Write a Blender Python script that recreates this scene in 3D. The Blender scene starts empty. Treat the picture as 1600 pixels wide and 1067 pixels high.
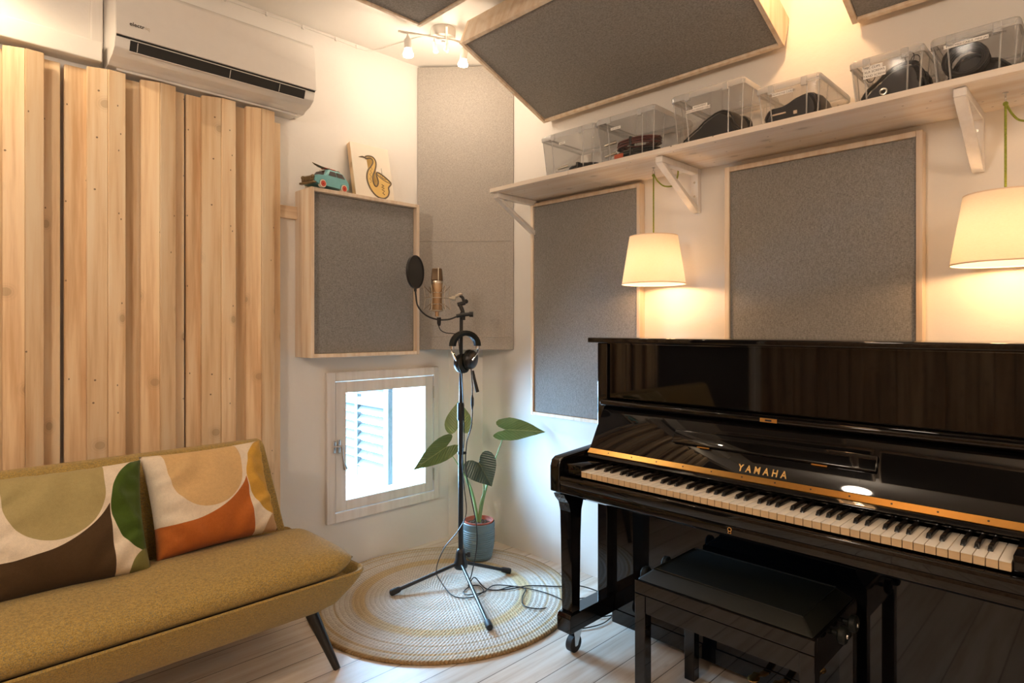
import bpy, bmesh, math, random
from mathutils import Vector, Matrix
random.seed(7)
S = bpy.context.scene
C = S.collection
PI = math.pi

# ------------------------------------------------------------------ camera
cam_d = bpy.data.cameras.new('camera')
cam = bpy.data.objects.new('camera', cam_d); C.objects.link(cam)
cam.location = (0, 0, 1.256)
cam.rotation_euler = (PI/2, 0, math.radians(45.2532) - PI/2)
cam_d.sensor_width = 36.0
cam_d.lens = 957.5 / 1600 * 36
cam_d.shift_y = -21.5 / 1600
cam_d.clip_start = 0.02
S.camera = cam
# ------------------------------------------------------------------ colour management
S.view_settings.view_transform = 'Standard'
S.view_settings.look = 'None'
S.view_settings.gamma = 1.0
S.view_settings.use_curve_mapping = False
S.view_settings.exposure = 0.34
S.cycles.use_denoising = True
S.cycles.max_bounces = 10
S.cycles.diffuse_bounces = 5
S.cycles.glossy_bounces = 5
S.cycles.transmission_bounces = 8
S.cycles.transparent_max_bounces = 24
S.cycles.sample_clamp_indirect = 6
S.cycles.caustics_reflective = False
S.cycles.caustics_refractive = False
# ------------------------------------------------------------------ daylight outside
W = bpy.data.worlds.new('daylight'); S.world = W; W.use_nodes = True
bg = W.node_tree.nodes['Background']
bg.inputs[0].default_value = (0.36, 0.67, 1.0, 1)
bg.inputs[1].default_value = 75.0

def light(name, kind, loc, power, col, size=0.1, target=None, spot=None, blend=0.5, sizey=None):
    d = bpy.data.lights.new(name, kind); d.energy = power; d.color = col
    if kind == 'AREA':
        d.size = size
        if sizey: d.shape = 'RECTANGLE'; d.size_y = sizey
    else: d.shadow_soft_size = size
    if spot: d.spot_size = math.radians(spot); d.spot_blend = blend
    o = bpy.data.objects.new(name, d); C.objects.link(o); o.location = loc
    if target is not None:
        o.rotation_euler = (Vector(target) - Vector(loc)).to_track_quat('-Z', 'Y').to_euler()
    return o
WARM = (1.0, 0.56, 0.25)
SOFTWARM = (1.0, 0.80, 0.60)
# daylight entering through the low window (cool)
pl_ = light('window_portal', 'AREA', (1.886, 3.10, 0.64), 1, (1, 1, 1), 0.64, (1.886, 2.0, 0.64), sizey=0.69)
pl_.data.cycles.is_portal = True
# unseen fill globes, added behind the camera to brighten the room

FILL_GLOBE1, FILL_GLOBE2 = 50.0, 26.0     # strength of the two added fill globes
# ------------------------------------------------------------------ material helpers
def newmat(name):
    m = bpy.data.materials.new(name); m.use_nodes = True
    nt = m.node_tree; b = nt.nodes['Principled BSDF']
    return m, nt, b
def N(nt, t, **kw):
    n = nt.nodes.new(t)
    for k, v in kw.items():
        if k.startswith('i_'):
            key = k[2:]; key = int(key) if key.isdigit() else key
            n.inputs[key].default_value = v
        else: setattr(n, k, v)
    return n
def L(nt, a, b): nt.links.new(a, b)
def M(nt, op, a, b=None, c=None, clamp=False):
    n = nt.nodes.new('ShaderNodeMath'); n.operation = op; n.use_clamp = clamp
    for i, v in enumerate((a, b, c)):
        if v is None: continue
        if isinstance(v, (int, float)): n.inputs[i].default_value = v
        else: L(nt, v, n.inputs[i])
    return n.outputs[0]
def mixc(nt, f, a, b, mode='MIX'):
    n = nt.nodes.new('ShaderNodeMix'); n.data_type = 'RGBA'; n.blend_type = mode
    if isinstance(f, (int, float)): n.inputs[0].default_value = f
    else: L(nt, f, n.inputs[0])
    for i, v in ((6, a), (7, b)):
        if isinstance(v, tuple): n.inputs[i].default_value = v if len(v) == 4 else v + (1,)
        else: L(nt, v, n.inputs[i])
    return n.outputs[2]
def coords(nt, scale=(1, 1, 1), kind='Object', rot=(0, 0, 0)):
    tc = N(nt, 'ShaderNodeTexCoord'); mp = N(nt, 'ShaderNodeMapping')
    mp.inputs['Scale'].default_value = scale; mp.inputs['Rotation'].default_value = rot
    L(nt, tc.outputs[kind], mp.inputs[0]); return mp.outputs[0]
def noise(nt, vec, scale, detail=4, rough=0.55):
    n = N(nt, 'ShaderNodeTexNoise'); n.inputs['Scale'].default_value = scale
    n.inputs['Detail'].default_value = detail; n.inputs['Roughness'].default_value = rough
    L(nt, vec, n.inputs['Vector']); return n.outputs['Fac']
def ramp(nt, fac, stops):
    n = N(nt, 'ShaderNodeValToRGB'); e = n.color_ramp.elements
    while len(e) < len(stops): e.new(0.5)
    for i, (p, c) in enumerate(stops):
        e[i].position = p; e[i].color = c if len(c) == 4 else tuple(c) + (1,)
    L(nt, fac, n.inputs[0]); return n.outputs[0]
def bump(nt, b, h, strength=0.3, dist=0.002):
    n = N(nt, 'ShaderNodeBump'); n.inputs['Strength'].default_value = strength; n.inputs['Distance'].default_value = dist
    L(nt, h, n.inputs['Height']); L(nt, n.outputs[0], b.inputs['Normal'])
def simple(name, col, rough=0.5, metal=0.0, var=0.0, coat=0.0, spec=None):
    m, nt, b = newmat(name)
    b.inputs['Roughness'].default_value = rough; b.inputs['Metallic'].default_value = metal
    b.inputs['Coat Weight'].default_value = coat; b.inputs['Coat Roughness'].default_value = 0.05
    if spec is not None: b.inputs['Specular IOR Level'].default_value = spec
    v = coords(nt); n = noise(nt, v, 30, 3)
    k = max(var, 0.03)
    c = mixc(nt, n, tuple(x*(1-k) for x in col), tuple(min(1, x*(1+k)) for x in col))
    L(nt, c, b.inputs['Base Color'])
    return m
def plaster(name, col):
    m, nt, b = newmat(name); v = coords(nt)
    n = noise(nt, v, 3, 5); c = mixc(nt, n, tuple(x*0.96 for x in col), tuple(min(1, x*1.03) for x in col))
    L(nt, c, b.inputs['Base Color']); b.inputs['Roughness'].default_value = 0.75
    b.inputs['Specular IOR Level'].default_value = 0.25
    bump(nt, b, noise(nt, v, 22, 6, 0.6), 0.25, 0.006)
    return m
def wood(name, cols, axis='z', knots=True, rough=0.5, island=True, gscale=1.0, spec=0.35):
    """cols: dark, mid, light ; grain runs along axis"""
    m, nt, b = newmat(name)
    s = {'x': (0.7, 14, 14), 'y': (14, 0.7, 14), 'z': (14, 14, 0.7)}[axis]
    s2 = {'x': (1.6, 7, 7), 'y': (7, 1.6, 7), 'z': (7, 7, 1.6)}[axis]
    v = coords(nt, tuple(x*gscale for x in s))
    geo = N(nt, 'ShaderNodeNewGeometry')
    add = N(nt, 'ShaderNodeVectorMath'); add.operation = 'ADD'
    comb = N(nt, 'ShaderNodeCombineXYZ')
    r10 = M(nt, 'MULTIPLY', geo.outputs['Random Per Island'], 17.0)
    for i in range(3): L(nt, r10, comb.inputs[i])
    L(nt, v, add.inputs[0])
    if island: L(nt, comb.outputs[0], add.inputs[1])
    n1 = noise(nt, add.outputs[0], 1.6, 5, 0.6)
    c = ramp(nt, n1, [(0.34, cols[0]), (0.50, cols[1]), (0.66, cols[2])])
    if island:
        tint = M(nt, 'MULTIPLY_ADD', geo.outputs['Random Per Island'], 0.22, 0.86)
        cmb = N(nt, 'ShaderNodeCombineColor')
        for i in range(3): L(nt, tint, cmb.inputs[i])
        c = mixc(nt, 1.0, c, cmb.outputs[0], 'MULTIPLY')
    if knots:
        sp2 = N(nt, 'ShaderNodeSeparateXYZ'); L(nt, coords(nt), sp2.inputs[0])
        gi = {'x': 0, 'y': 1, 'z': 2}[axis]; oth = [k for k in range(3) if k != gi]
        cb2 = N(nt, 'ShaderNodeCombineXYZ')
        L(nt, M(nt, 'MULTIPLY', M(nt, 'ADD', sp2.outputs[oth[0]], sp2.outputs[oth[1]]), 7.0), cb2.inputs[0]); L(nt, M(nt, 'MULTIPLY', sp2.outputs[gi], 4.5), cb2.inputs[1])
        add2 = N(nt, 'ShaderNodeVectorMath'); add2.operation = 'ADD'; L(nt, cb2.outputs[0], add2.inputs[0])
        if island: L(nt, comb.outputs[0], add2.inputs[1])
        vo = N(nt, 'ShaderNodeTexVoronoi'); vo.voronoi_dimensions = '2D'; vo.inputs['Scale'].default_value = 1.0
        L(nt, add2.outputs[0], vo.inputs['Vector'])
        pick = M(nt, 'GREATER_THAN', N_sep(nt, vo.outputs['Color']), 0.55)
        core = M(nt, 'MULTIPLY', M(nt, 'SUBTRACT', 0.085, vo.outputs['Distance']), 45.0, clamp=True)
        halo = M(nt, 'MULTIPLY', M(nt, 'SUBTRACT', 0.17, vo.outputs['Distance']), 7.0, clamp=True)
        rings_ = M(nt, 'MULTIPLY_ADD', M(nt, 'SINE', M(nt, 'MULTIPLY', vo.outputs['Distance'], 150.0)), 0.25, 0.5)
        f = M(nt, 'MULTIPLY', M(nt, 'MAXIMUM', M(nt, 'MULTIPLY', core, 0.50), M(nt, 'MULTIPLY', M(nt, 'MULTIPLY', halo, rings_), 0.55)), pick)
        c = mixc(nt, f, c, tuple(x*0.5 for x in cols[0]))
        vn = N(nt, 'ShaderNodeTexVoronoi'); vn.voronoi_dimensions = '2D'; vn.inputs['Scale'].default_value = 2.2; L(nt, add2.outputs[0], vn.inputs['Vector']); pk2 = M(nt, 'GREATER_THAN', N_sep(nt, vn.outputs['Color']), 0.74)
        c = mixc(nt, M(nt, 'MULTIPLY', M(nt, 'LESS_THAN', vn.outputs['Distance'], 0.035), M(nt, 'MULTIPLY', pk2, 0.8)), c, (0.10, 0.05, 0.03))
    L(nt, c, b.inputs['Base Color']); b.inputs['Roughness'].default_value = rough
    b.inputs['Specular IOR Level'].default_value = spec
    bump(nt, b, n1, 0.12, 0.002)
    return m
def N_sep(nt, col):
    s = N(nt, 'ShaderNodeSeparateColor'); L(nt, col, s.inputs[0]); return s.outputs[0]
def weave(name, c1, c2, scale=260, rough=0.95, bstr=0.5, blotch=0.0, c3=None, kind='Object'):
    m, nt, b = newmat(name)
    v = coords(nt, kind=kind)
    a = noise(nt, coords(nt, (1, 1, 0.25), kind), scale, 2, 0.7)
    d = noise(nt, coords(nt, (0.25, 0.25, 1), kind), scale, 2, 0.7)
    h = M(nt, 'ADD', M(nt, 'MULTIPLY', a, 0.5), M(nt, 'MULTIPLY', d, 0.5))
    c = ramp(nt, h, [(0.38, c1), (0.62, c2)])
    if c3:
        n3 = noise(nt, v, scale*0.8, 2, 0.6)
        c = mixc(nt, M(nt, 'MULTIPLY', M(nt, 'SUBTRACT', n3, 0.5), 5.0, clamp=True), c, c3)
    L(nt, c, b.inputs['Base Color']); b.inputs['Roughness'].default_value = rough
    b.inputs['Specular IOR Level'].default_value = 0.15
    b.inputs['Sheen Weight'].default_value = 0.15
    bump(nt, b, h, bstr, 0.0015)
    return m

MAT = {}
MAT['wall'] = plaster('white_wall_plaster', (0.80, 0.77, 0.73))
MAT['ceil'] = plaster('white_ceiling_plaster', (0.87, 0.84, 0.79))
MAT['white'] = simple('white_painted_metal', (0.80, 0.78, 0.74), 0.4)
MAT['whitewood'] = wood('white_stained_wood', ((0.74, 0.70, 0.65), (0.79, 0.75, 0.71), (0.83, 0.80, 0.76)), 'z', False, 0.55)
MAT['framewood'] = wood('window_frame_wood', ((0.70, 0.64, 0.59), (0.76, 0.71, 0.66), (0.80, 0.75, 0.71)), 'z', False, 0.5)
PINE = ((0.56, 0.38, 0.22), (0.70, 0.52, 0.34), (0.78, 0.62, 0.44))
MAT['pine_z'] = wood('pine_vertical', ((0.64, 0.40, 0.21), (0.82, 0.595, 0.36), (0.88, 0.70, 0.475)), 'z', True, 0.5)
MAT['pine_dark'] = wood('aged_pine_planks', ((0.20, 0.11, 0.05), (0.46, 0.30, 0.17), (0.62, 0.45, 0.29)), 'z', True, 0.5)
MAT['pine_y'] = wood('pine_along_y', ((0.60, 0.42, 0.27), (0.74, 0.58, 0.41), (0.80, 0.67, 0.50)), 'y', False, 0.5, gscale=1.3)
MAT['pine_x'] = wood('pine_along_x', ((0.60, 0.42, 0.27), (0.74, 0.58, 0.41), (0.80, 0.67, 0.50)), 'x', False, 0.5, gscale=1.3)
MAT['pine_f'] = wood('pine_frame', ((0.70, 0.53, 0.37), (0.80, 0.66, 0.51), (0.85, 0.74, 0.61)), 'z', False, 0.5, gscale=1.3)
MAT['shelfwood'] = wood('whitewashed_shelf_wood', ((0.68, 0.56, 0.44), (0.76, 0.67, 0.57), (0.80, 0.73, 0.65)), 'y', True, 0.45, gscale=1.1)
MAT['grey'] = weave('grey_acoustic_fabric', (0.175, 0.168, 0.162), (0.325, 0.315, 0.305), 460)
MAT['greylight'] = weave('light_grey_acoustic_fabric', (0.32, 0.30, 0.272), (0.49, 0.455, 0.415), 460)
MAT['dark_fabric'] = weave('added_panel_fabric', (0.02, 0.019, 0.018), (0.04, 0.038, 0.036), 420)  # dark cloth of the panels added for the piano reflections
MAT['sofa'] = weave('mustard_tweed', (0.25, 0.165, 0.042), (0.50, 0.34, 0.105), 420, bstr=0.8, c3=(0.17, 0.17, 0.12))
MAT['black'] = simple('polished_black_lacquer', (0.004, 0.0035, 0.0035), 0.035, var=0.2)
MAT['blacksat'] = simple('black_satin_metal', (0.012, 0.012, 0.013), 0.35)
MAT['rubber'] = simple('black_rubber', (0.012, 0.012, 0.012), 0.6)
MAT['leather'] = simple('black_vinyl', (0.006, 0.007, 0.005), 0.55, spec=0.3)
MAT['brass'] = simple('polished_brass', (0.68, 0.38, 0.11), 0.28, 1.0)
MAT['goldflat'] = simple('gold_inlay', (0.80, 0.50, 0.18), 0.35, 0.7)
MAT['chrome'] = simple('chrome', (0.75, 0.75, 0.75), 0.2, 1.0)
MAT['nickel'] = simple('satin_nickel', (0.62, 0.56, 0.46), 0.32, 1.0)
MAT['bronze'] = simple('champagne_mic_body', (0.52, 0.36, 0.22), 0.38, 0.85)
MAT['bronzedark'] = simple('dark_mic_grille', (0.12, 0.075, 0.04), 0.45, 0.6)
MAT['ivory'] = simple('ivory_key_top', (0.84, 0.80, 0.72), 0.25)
MAT['keywood'] = wood('key_front_wood', ((0.58, 0.40, 0.22), (0.68, 0.50, 0.30), (0.74, 0.56, 0.36)), 'y', False, 0.5)
MAT['ebony'] = simple('ebony_key', (0.010, 0.009, 0.009), 0.2)
MAT['plastic'] = simple('white_glossy_plastic', (0.76, 0.73, 0.69), 0.22, coat=0.3)
MAT['darkvent'] = simple('dark_vent', (0.01, 0.01, 0.01), 0.5)
MAT['printdark'] = simple('dark_print', (0.06, 0.05, 0.04), 0.5)
MAT['printpale'] = simple('pale_print', (0.58, 0.52, 0.42), 0.5)
MAT['paper'] = simple('paper_label', (0.92, 0.90, 0.86), 0.7)
MAT['cable'] = simple('black_cable_rubber', (0.008, 0.008, 0.009), 0.45)
MAT['redcable'] = simple('maroon_cable_rubber', (0.10, 0.015, 0.012), 0.5)
MAT['bluecable'] = simple('blue_plastic', (0.03, 0.20, 0.42), 0.5)
MAT['redsticker'] = simple('red_sticker', (0.62, 0.10, 0.03), 0.6)
MAT['greencord'] = weave('green_textile_cord', (0.20, 0.24, 0.03), (0.36, 0.40, 0.07), 400)
MAT['pot'] = simple('blue_grey_glazed_ceramic', (0.14, 0.21, 0.23), 0.45)
MAT['terra'] = simple('terracotta', (0.50, 0.13, 0.08), 0.7, var=0.1)
MAT['toyblue'] = simple('toy_blue_paint', (0.16, 0.42, 0.45), 0.35, var=0.08)
MAT['toyred'] = simple('toy_red_paint', (0.55, 0.06, 0.03), 0.4)
MAT['toycream'] = simple('toy_cream_paint', (0.80, 0.66, 0.52), 0.5)
MAT['toybrown'] = simple('toy_aged_tin', (0.20, 0.14, 0.07), 0.4, 0.5, var=0.4)
MAT['glassdark'] = simple('toy_dark_window', (0.03, 0.02, 0.02), 0.2)
MAT['canvas'] = simple('canvas_cream', (0.78, 0.71, 0.60), 0.8)
MAT['saxyellow'] = simple('yellow_paint', (0.68, 0.46, 0.15), 0.7)
MAT['saxdark'] = simple('dark_brown_paint', (0.16, 0.12, 0.08), 0.7)
MAT['legdark'] = simple('black_lacquered_wood', (0.015, 0.012, 0.010), 0.35, var=0.5)
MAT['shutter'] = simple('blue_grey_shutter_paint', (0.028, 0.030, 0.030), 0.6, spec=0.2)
MAT['outwhite'] = simple('outdoor_white_render', (0.85, 0.87, 0.88), 0.9)

def glass_mat():
    m, nt, b = newmat('window_glass')
    out = nt.nodes['Material Output']
    tr = N(nt, 'ShaderNodeBsdfTransparent'); gl = N(nt, 'ShaderNodeBsdfGlossy'); gl.inputs['Roughness'].default_value = 0.02
    fr = N(nt, 'ShaderNodeFresnel'); fr.inputs[0].default_value = 1.45
    mx = N(nt, 'ShaderNodeMixShader'); L(nt, fr.outputs[0], mx.inputs[0]); L(nt, tr.outputs[0], mx.inputs[1]); L(nt, gl.outputs[0], mx.inputs[2])
    L(nt, mx.outputs[0], out.inputs['Surface']); return m
def plastic_mat(name, milk, col=(0.95, 0.95, 0.95, 1), k=0.35):
    m, nt, b = newmat(name)
    out = nt.nodes['Material Output']
    tr = N(nt, 'ShaderNodeBsdfTransparent'); tr.inputs[0].default_value = (0.97, 0.97, 0.97, 1)
    gl = N(nt, 'ShaderNodeBsdfGlossy'); gl.inputs['Roughness'].default_value = 0.12
    df = N(nt, 'ShaderNodeBsdfDiffuse'); df.inputs[0].default_value = col
    lw = N(nt, 'ShaderNodeLayerWeight'); lw.inputs[0].default_value = 0.35
    fac = M(nt, 'MULTIPLY_ADD', lw.outputs['Facing'], k, milk, clamp=True)
    m1 = N(nt, 'ShaderNodeMixShader'); L(nt, fac, m1.inputs[0]); L(nt, tr.outputs[0], m1.inputs[1]); L(nt, df.outputs[0], m1.inputs[2])
    m2 = N(nt, 'ShaderNodeMixShader'); fr = N(nt, 'ShaderNodeFresnel'); fr.inputs[0].default_value = 1.4
    L(nt, M(nt, 'MULTIPLY', fr.outputs[0], 0.6), m2.inputs[0]); L(nt, m1.outputs[0], m2.inputs[1]); L(nt, gl.outputs[0], m2.inputs[2])
    L(nt, m2.outputs[0], out.inputs['Surface']); return m
MAT['glass'] = glass_mat()
MAT['clear'] = plastic_mat('clear_plastic', 0.02, k=0.09)
MAT['clearrim'] = plastic_mat('frosted_plastic_rim', 0.24, k=0.25)
def shade_mat():
    m, nt, b = newmat('cream_fabric_shade'); out = nt.nodes['Material Output']
    v = coords(nt, (1, 1, 3)); n = noise(nt, v, 120, 2)
    c = mixc(nt, n, (0.88, 0.82, 0.72), (0.95, 0.90, 0.82))
    df = N(nt, 'ShaderNodeBsdfDiffuse'); tl = N(nt, 'ShaderNodeBsdfTranslucent')
    L(nt, c, df.inputs[0]); L(nt, c, tl.inputs[0])
    mx = N(nt, 'ShaderNodeMixShader'); mx.inputs[0].default_value = 0.62
    L(nt, df.outputs[0], mx.inputs[1]); L(nt, tl.outputs[0], mx.inputs[2]); L(nt, mx.outputs[0], out.inputs['Surface']); return m
MAT['shade'] = shade_mat()
def emis(name, col, st):
    m, nt, b = newmat(name); b.inputs['Emission Color'].default_value = col + (1,); b.inputs['Emission Strength'].default_value = st
    b.inputs['Base Color'].default_value = (0.8, 0.8, 0.8, 1); return m
MAT['bulb'] = emis('lit_bulb', (1.0, 0.78, 0.50), 8)
MAT['spotbulb'] = emis('lit_spot_bulb', (1.0, 0.84, 0.64), 10)
MAT['panelglow'] = emis('ceiling_lamp_diffuser', (1.0, 0.84, 0.64), 2.0)

def floor_mat():
    m, nt, b = newmat('whitewashed_pine_floorboards')
    geo = coords(nt)
    sx = N(nt, 'ShaderNodeSeparateXYZ'); L(nt, geo, sx.inputs[0])
    yy = M(nt, 'DIVIDE', M(nt, 'ADD', sx.outputs[1], 10.0 - 1.400 + 0.0), 0.1440)
    row = M(nt, 'FLOOR', yy); fr = M(nt, 'FRACT', yy)
    wn = N(nt, 'ShaderNodeTexWhiteNoise'); wn.noise_dimensions = '1D'; L(nt, row, wn.inputs['W'])
    shift = M(nt, 'MULTIPLY', wn.outputs['Value'], 9.0)
    xx = M(nt, 'ADD', sx.outputs[0], shift)
    cm = N(nt, 'ShaderNodeCombineXYZ'); L(nt, M(nt, 'MULTIPLY', xx, 1.0), cm.inputs[0])
    L(nt, M(nt, 'MULTIPLY_ADD', sx.outputs[1], 16.0, shift), cm.inputs[1])
    n1 = noise(nt, cm.outputs[0], 1.5, 6, 0.62)
    c = ramp(nt, n1, [(0.30, (0.54, 0.42, 0.32)), (0.48, (0.70, 0.61, 0.52)), (0.66, (0.78, 0.72, 0.65))])
    t = M(nt, 'MULTIPLY_ADD', wn.outputs['Value'], 0.16, 0.86)
    cc = N(nt, 'ShaderNodeCombineColor'); [L(nt, t, cc.inputs[i]) for i in range(3)]
    c = mixc(nt, 1.0, c, cc.outputs[0], 'MULTIPLY')
    ck = N(nt, 'ShaderNodeCombineXYZ'); L(nt, M(nt, 'MULTIPLY', xx, 2.2), ck.inputs[0]); L(nt, M(nt, 'MULTIPLY', yy, 1.1), ck.inputs[1])
    vo = N(nt, 'ShaderNodeTexVoronoi'); vo.inputs['Scale'].default_value = 1.0; L(nt, ck.outputs[0], vo.inputs['Vector'])
    ring = M(nt, 'MULTIPLY', M(nt, 'SUBTRACT', 0.075, vo.outputs['Distance']), 20.0, clamp=True)
    pick = M(nt, 'GREATER_THAN', N_sep(nt, vo.outputs['Color']), 0.45)
    c = mixc(nt, M(nt, 'MULTIPLY', M(nt, 'MULTIPLY', ring, pick), 0.6), c, (0.28, 0.18, 0.11))
    gap = M(nt, 'LESS_THAN', M(nt, 'ABSOLUTE', M(nt, 'SUBTRACT', fr, 0.5)), 0.488)
    c = mixc(nt, gap, (0.12, 0.085, 0.06), c)
    L(nt, c, b.inputs['Base Color']); b.inputs['Roughness'].default_value = 0.36
    b.inputs['Specular IOR Level'].default_value = 0.5
    bump(nt, b, M(nt, 'ADD', gap, M(nt, 'MULTIPLY', n1, 0.15)), 0.4, 0.002)
    return m
MAT['floor'] = floor_mat()

def rug_mat():
    m, nt, b = newmat('braided_jute')
    v = coords(nt); sx = N(nt, 'ShaderNodeSeparateXYZ'); L(nt, v, sx.inputs[0])
    r = M(nt, 'SQRT', M(nt, 'ADD', M(nt, 'MULTIPLY', sx.outputs[0], sx.outputs[0]), M(nt, 'MULTIPLY', sx.outputs[1], sx.outputs[1])))
    ang = M(nt, 'ARCTAN2', sx.outputs[1], sx.outputs[0])
    rr = M(nt, 'DIVIDE', r, 0.605)
    cr = (0.66, 0.60, 0.52); gd = (0.62, 0.47, 0.27); br = (0.34, 0.21, 0.09); wh = (0.74, 0.69, 0.63)
    c = ramp(nt, rr, [(0.0, wh), (0.30, cr), (0.34, wh), (0.585, cr), (0.60, gd), (0.68, gd), (0.70, cr), (0.80, wh), (0.815, (0.55, 0.42, 0.26)), (0.83, wh), (0.90, cr), (0.915, (0.58, 0.42, 0.22)), (0.94, cr), (0.982, (0.58, 0.46, 0.30)), (0.992, br)])
    e = M(nt, 'MULTIPLY', rr, 27.0)
    fr = M(nt, 'FRACT', e)
    lum = M(nt, 'SINE', M(nt, 'ADD', M(nt, 'MULTIPLY', ang, M(nt, 'MULTIPLY_ADD', M(nt, 'FLOOR', e), 9.0, 6.0)), M(nt, 'MULTIPLY', fr, 5.0)))
    nn = noise(nt, v, 140, 3, 0.7); n2 = noise(nt, v, 12, 3, 0.6)
    shade = M(nt, 'ADD', M(nt, 'MULTIPLY', lum, 0.10), M(nt, 'MULTIPLY_ADD', nn, 0.7, 0.55))
    cc = N(nt, 'ShaderNodeCombineColor'); [L(nt, shade, cc.inputs[i]) for i in range(3)]
    c = mixc(nt, 1.0, c, cc.outputs[0], 'MULTIPLY')
    c = mixc(nt, M(nt, 'MULTIPLY', M(nt, 'SUBTRACT', n2, 0.5), 1.6, clamp=True), c, (0.50, 0.40, 0.28))
    groove = M(nt, 'MULTIPLY', M(nt, 'SUBTRACT', M(nt, 'ABSOLUTE', M(nt, 'SUBTRACT', fr, 0.5)), 0.38), 6.0, clamp=True)
    c = mixc(nt, M(nt, 'MULTIPLY', groove, 0.55), c, (0.28, 0.20, 0.12))
    L(nt, c, b.inputs['Base Color']); b.inputs['Roughness'].default_value = 0.9
    b.inputs['Specular IOR Level'].default_value = 0.15
    bump(nt, b, M(nt, 'ADD', M(nt, 'MULTIPLY', lum, 0.5), nn), 0.6, 0.004)
    return m
MAT['rug'] = rug_mat()

def pillow_mat(name, ucol, bcol, ecol, tcol):
    m, nt, b = newmat(name)
    tc = N(nt, 'ShaderNodeTexCoord'); sx = N(nt, 'ShaderNodeSeparateXYZ'); L(nt, tc.outputs['UV'], sx.inputs[0])
    u, v = sx.outputs[0], sx.outputs[1]
    def ell(cx, cy, rx, ry):
        a = M(nt, 'DIVIDE', M(nt, 'SUBTRACT', u, cx), rx); d = M(nt, 'DIVIDE', M(nt, 'SUBTRACT', v, cy), ry)
        return M(nt, 'LESS_THAN', M(nt, 'ADD', M(nt, 'MULTIPLY', a, a), M(nt, 'MULTIPLY', d, d)), 1.0)
    def lt(a, k): return M(nt, 'LESS_THAN', a, k)
    def gt(a, k): return M(nt, 'GREATER_THAN', a, k)
    AND = lambda a, c: M(nt, 'MULTIPLY', a, c)
    OR = lambda a, c: M(nt, 'MAXIMUM', a, c)
    NOT = lambda a: M(nt, 'SUBTRACT', 1.0, a)
    cream = (0.72, 0.62, 0.49)
    c = mixc(nt, 0.0, cream, cream)
    below = AND(AND(lt(u, 0.765), lt(v, 0.60)), NOT(ell(0.20, 0.85, 0.62, 0.59)))
    c = mixc(nt, below, c, bcol)
    U = OR(ell(0.44, 0.72, 0.30, 0.36), AND(AND(gt(u, 0.14), lt(u, 0.74)), gt(v, 0.72)))
    c = mixc(nt, U, c, ucol)
    c = mixc(nt, AND(gt(u, 0.765), ell(1.02, 0.58, 0.25, 0.43)), c, ecol)
    c = mixc(nt, AND(gt(u, 0.765), ell(1.05, -0.04, 0.20, 0.24)), c, tcol)
    w = N(nt, 'ShaderNodeMapping'); w.inputs['Scale'].default_value = (1, 1, 1); L(nt, tc.outputs['Object'], w.inputs[0])
    n = noise(nt, w.outputs[0], 500, 2, 0.7); n2 = noise(nt, w.outputs[0], 90, 3, 0.6)
    s = M(nt, 'ADD', M(nt, 'MULTIPLY', n, 0.5), M(nt, 'MULTIPLY_ADD', n2, 0.25, 0.62))
    cc = N(nt, 'ShaderNodeCombineColor'); [L(nt, s, cc.inputs[i]) for i in range(3)]
    c = mixc(nt, 1.0, c, cc.outputs[0], 'MULTIPLY')
    L(nt, c, b.inputs['Base Color']); b.inputs['Roughness'].default_value = 0.95
    b.inputs['Specular IOR Level'].default_value = 0.1; b.inputs['Sheen Weight'].default_value = 0.1
    bump(nt, b, n, 0.4, 0.001)
    return m
MAT['pillow_orange'] = pillow_mat('printed_linen_orange', (0.60, 0.40, 0.19), (0.42, 0.12, 0.025), (0.55, 0.31, 0.055), (0.52, 0.33, 0.18))
MAT['pillow_green'] = pillow_mat('printed_linen_green', (0.36, 0.29, 0.13), (0.065, 0.038, 0.018), (0.055, 0.095, 0.014), (0.20, 0.19, 0.06))

def leaf_mat(name, c1, c2, vein):
    m, nt, b = newmat(name)
    tc = N(nt, 'ShaderNodeTexCoord'); sx = N(nt, 'ShaderNodeSeparateXYZ'); L(nt, tc.outputs['UV'], sx.inputs[0])
    n = noise(nt, tc.outputs['Object'], 25, 3)
    c = mixc(nt, n, c1, c2)
    au = M(nt, 'ABSOLUTE', sx.outputs[0])
    ph = M(nt, 'SUBTRACT', M(nt, 'MULTIPLY', sx.outputs[1], 9.0), M(nt, 'MULTIPLY', au, 5.0))
    st = M(nt, 'ABSOLUTE', M(nt, 'SUBTRACT', M(nt, 'FRACT', ph), 0.5))
    vm = M(nt, 'MULTIPLY', M(nt, 'SUBTRACT', 0.07, st), 14, clamp=True)
    mid = M(nt, 'MULTIPLY', M(nt, 'SUBTRACT', 0.045, au), 30, clamp=True)
    f = M(nt, 'MAXIMUM', M(nt, 'MULTIPLY', vm, 0.5), mid)
    c = mixc(nt, f, c, vein)
    L(nt, c, b.inputs['Base Color']); b.inputs['Roughness'].default_value = 0.32
    bump(nt, b, M(nt, 'SUBTRACT', st, M(nt, 'MULTIPLY', mid, 0.5)), 0.7, 0.006)
    return m
MAT['leaf'] = leaf_mat('green_leaf', (0.06, 0.12, 0.03), (0.12, 0.20, 0.06), (0.25, 0.32, 0.12))
MAT['leafblue'] = leaf_mat('dark_glossy_leaf', (0.04, 0.08, 0.065), (0.08, 0.13, 0.10), (0.10, 0.14, 0.09))
MAT['leafpale'] = leaf_mat('pale_leaf_underside', (0.13, 0.20, 0.07), (0.20, 0.28, 0.11), (0.30, 0.38, 0.16))
MAT['petiole'] = simple('green_leaf_stalk', (0.20, 0.32, 0.12), 0.45, var=0.15)
MAT['soil'] = simple('bark_and_soil', (0.10, 0.065, 0.045), 0.9, var=0.8)

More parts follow.
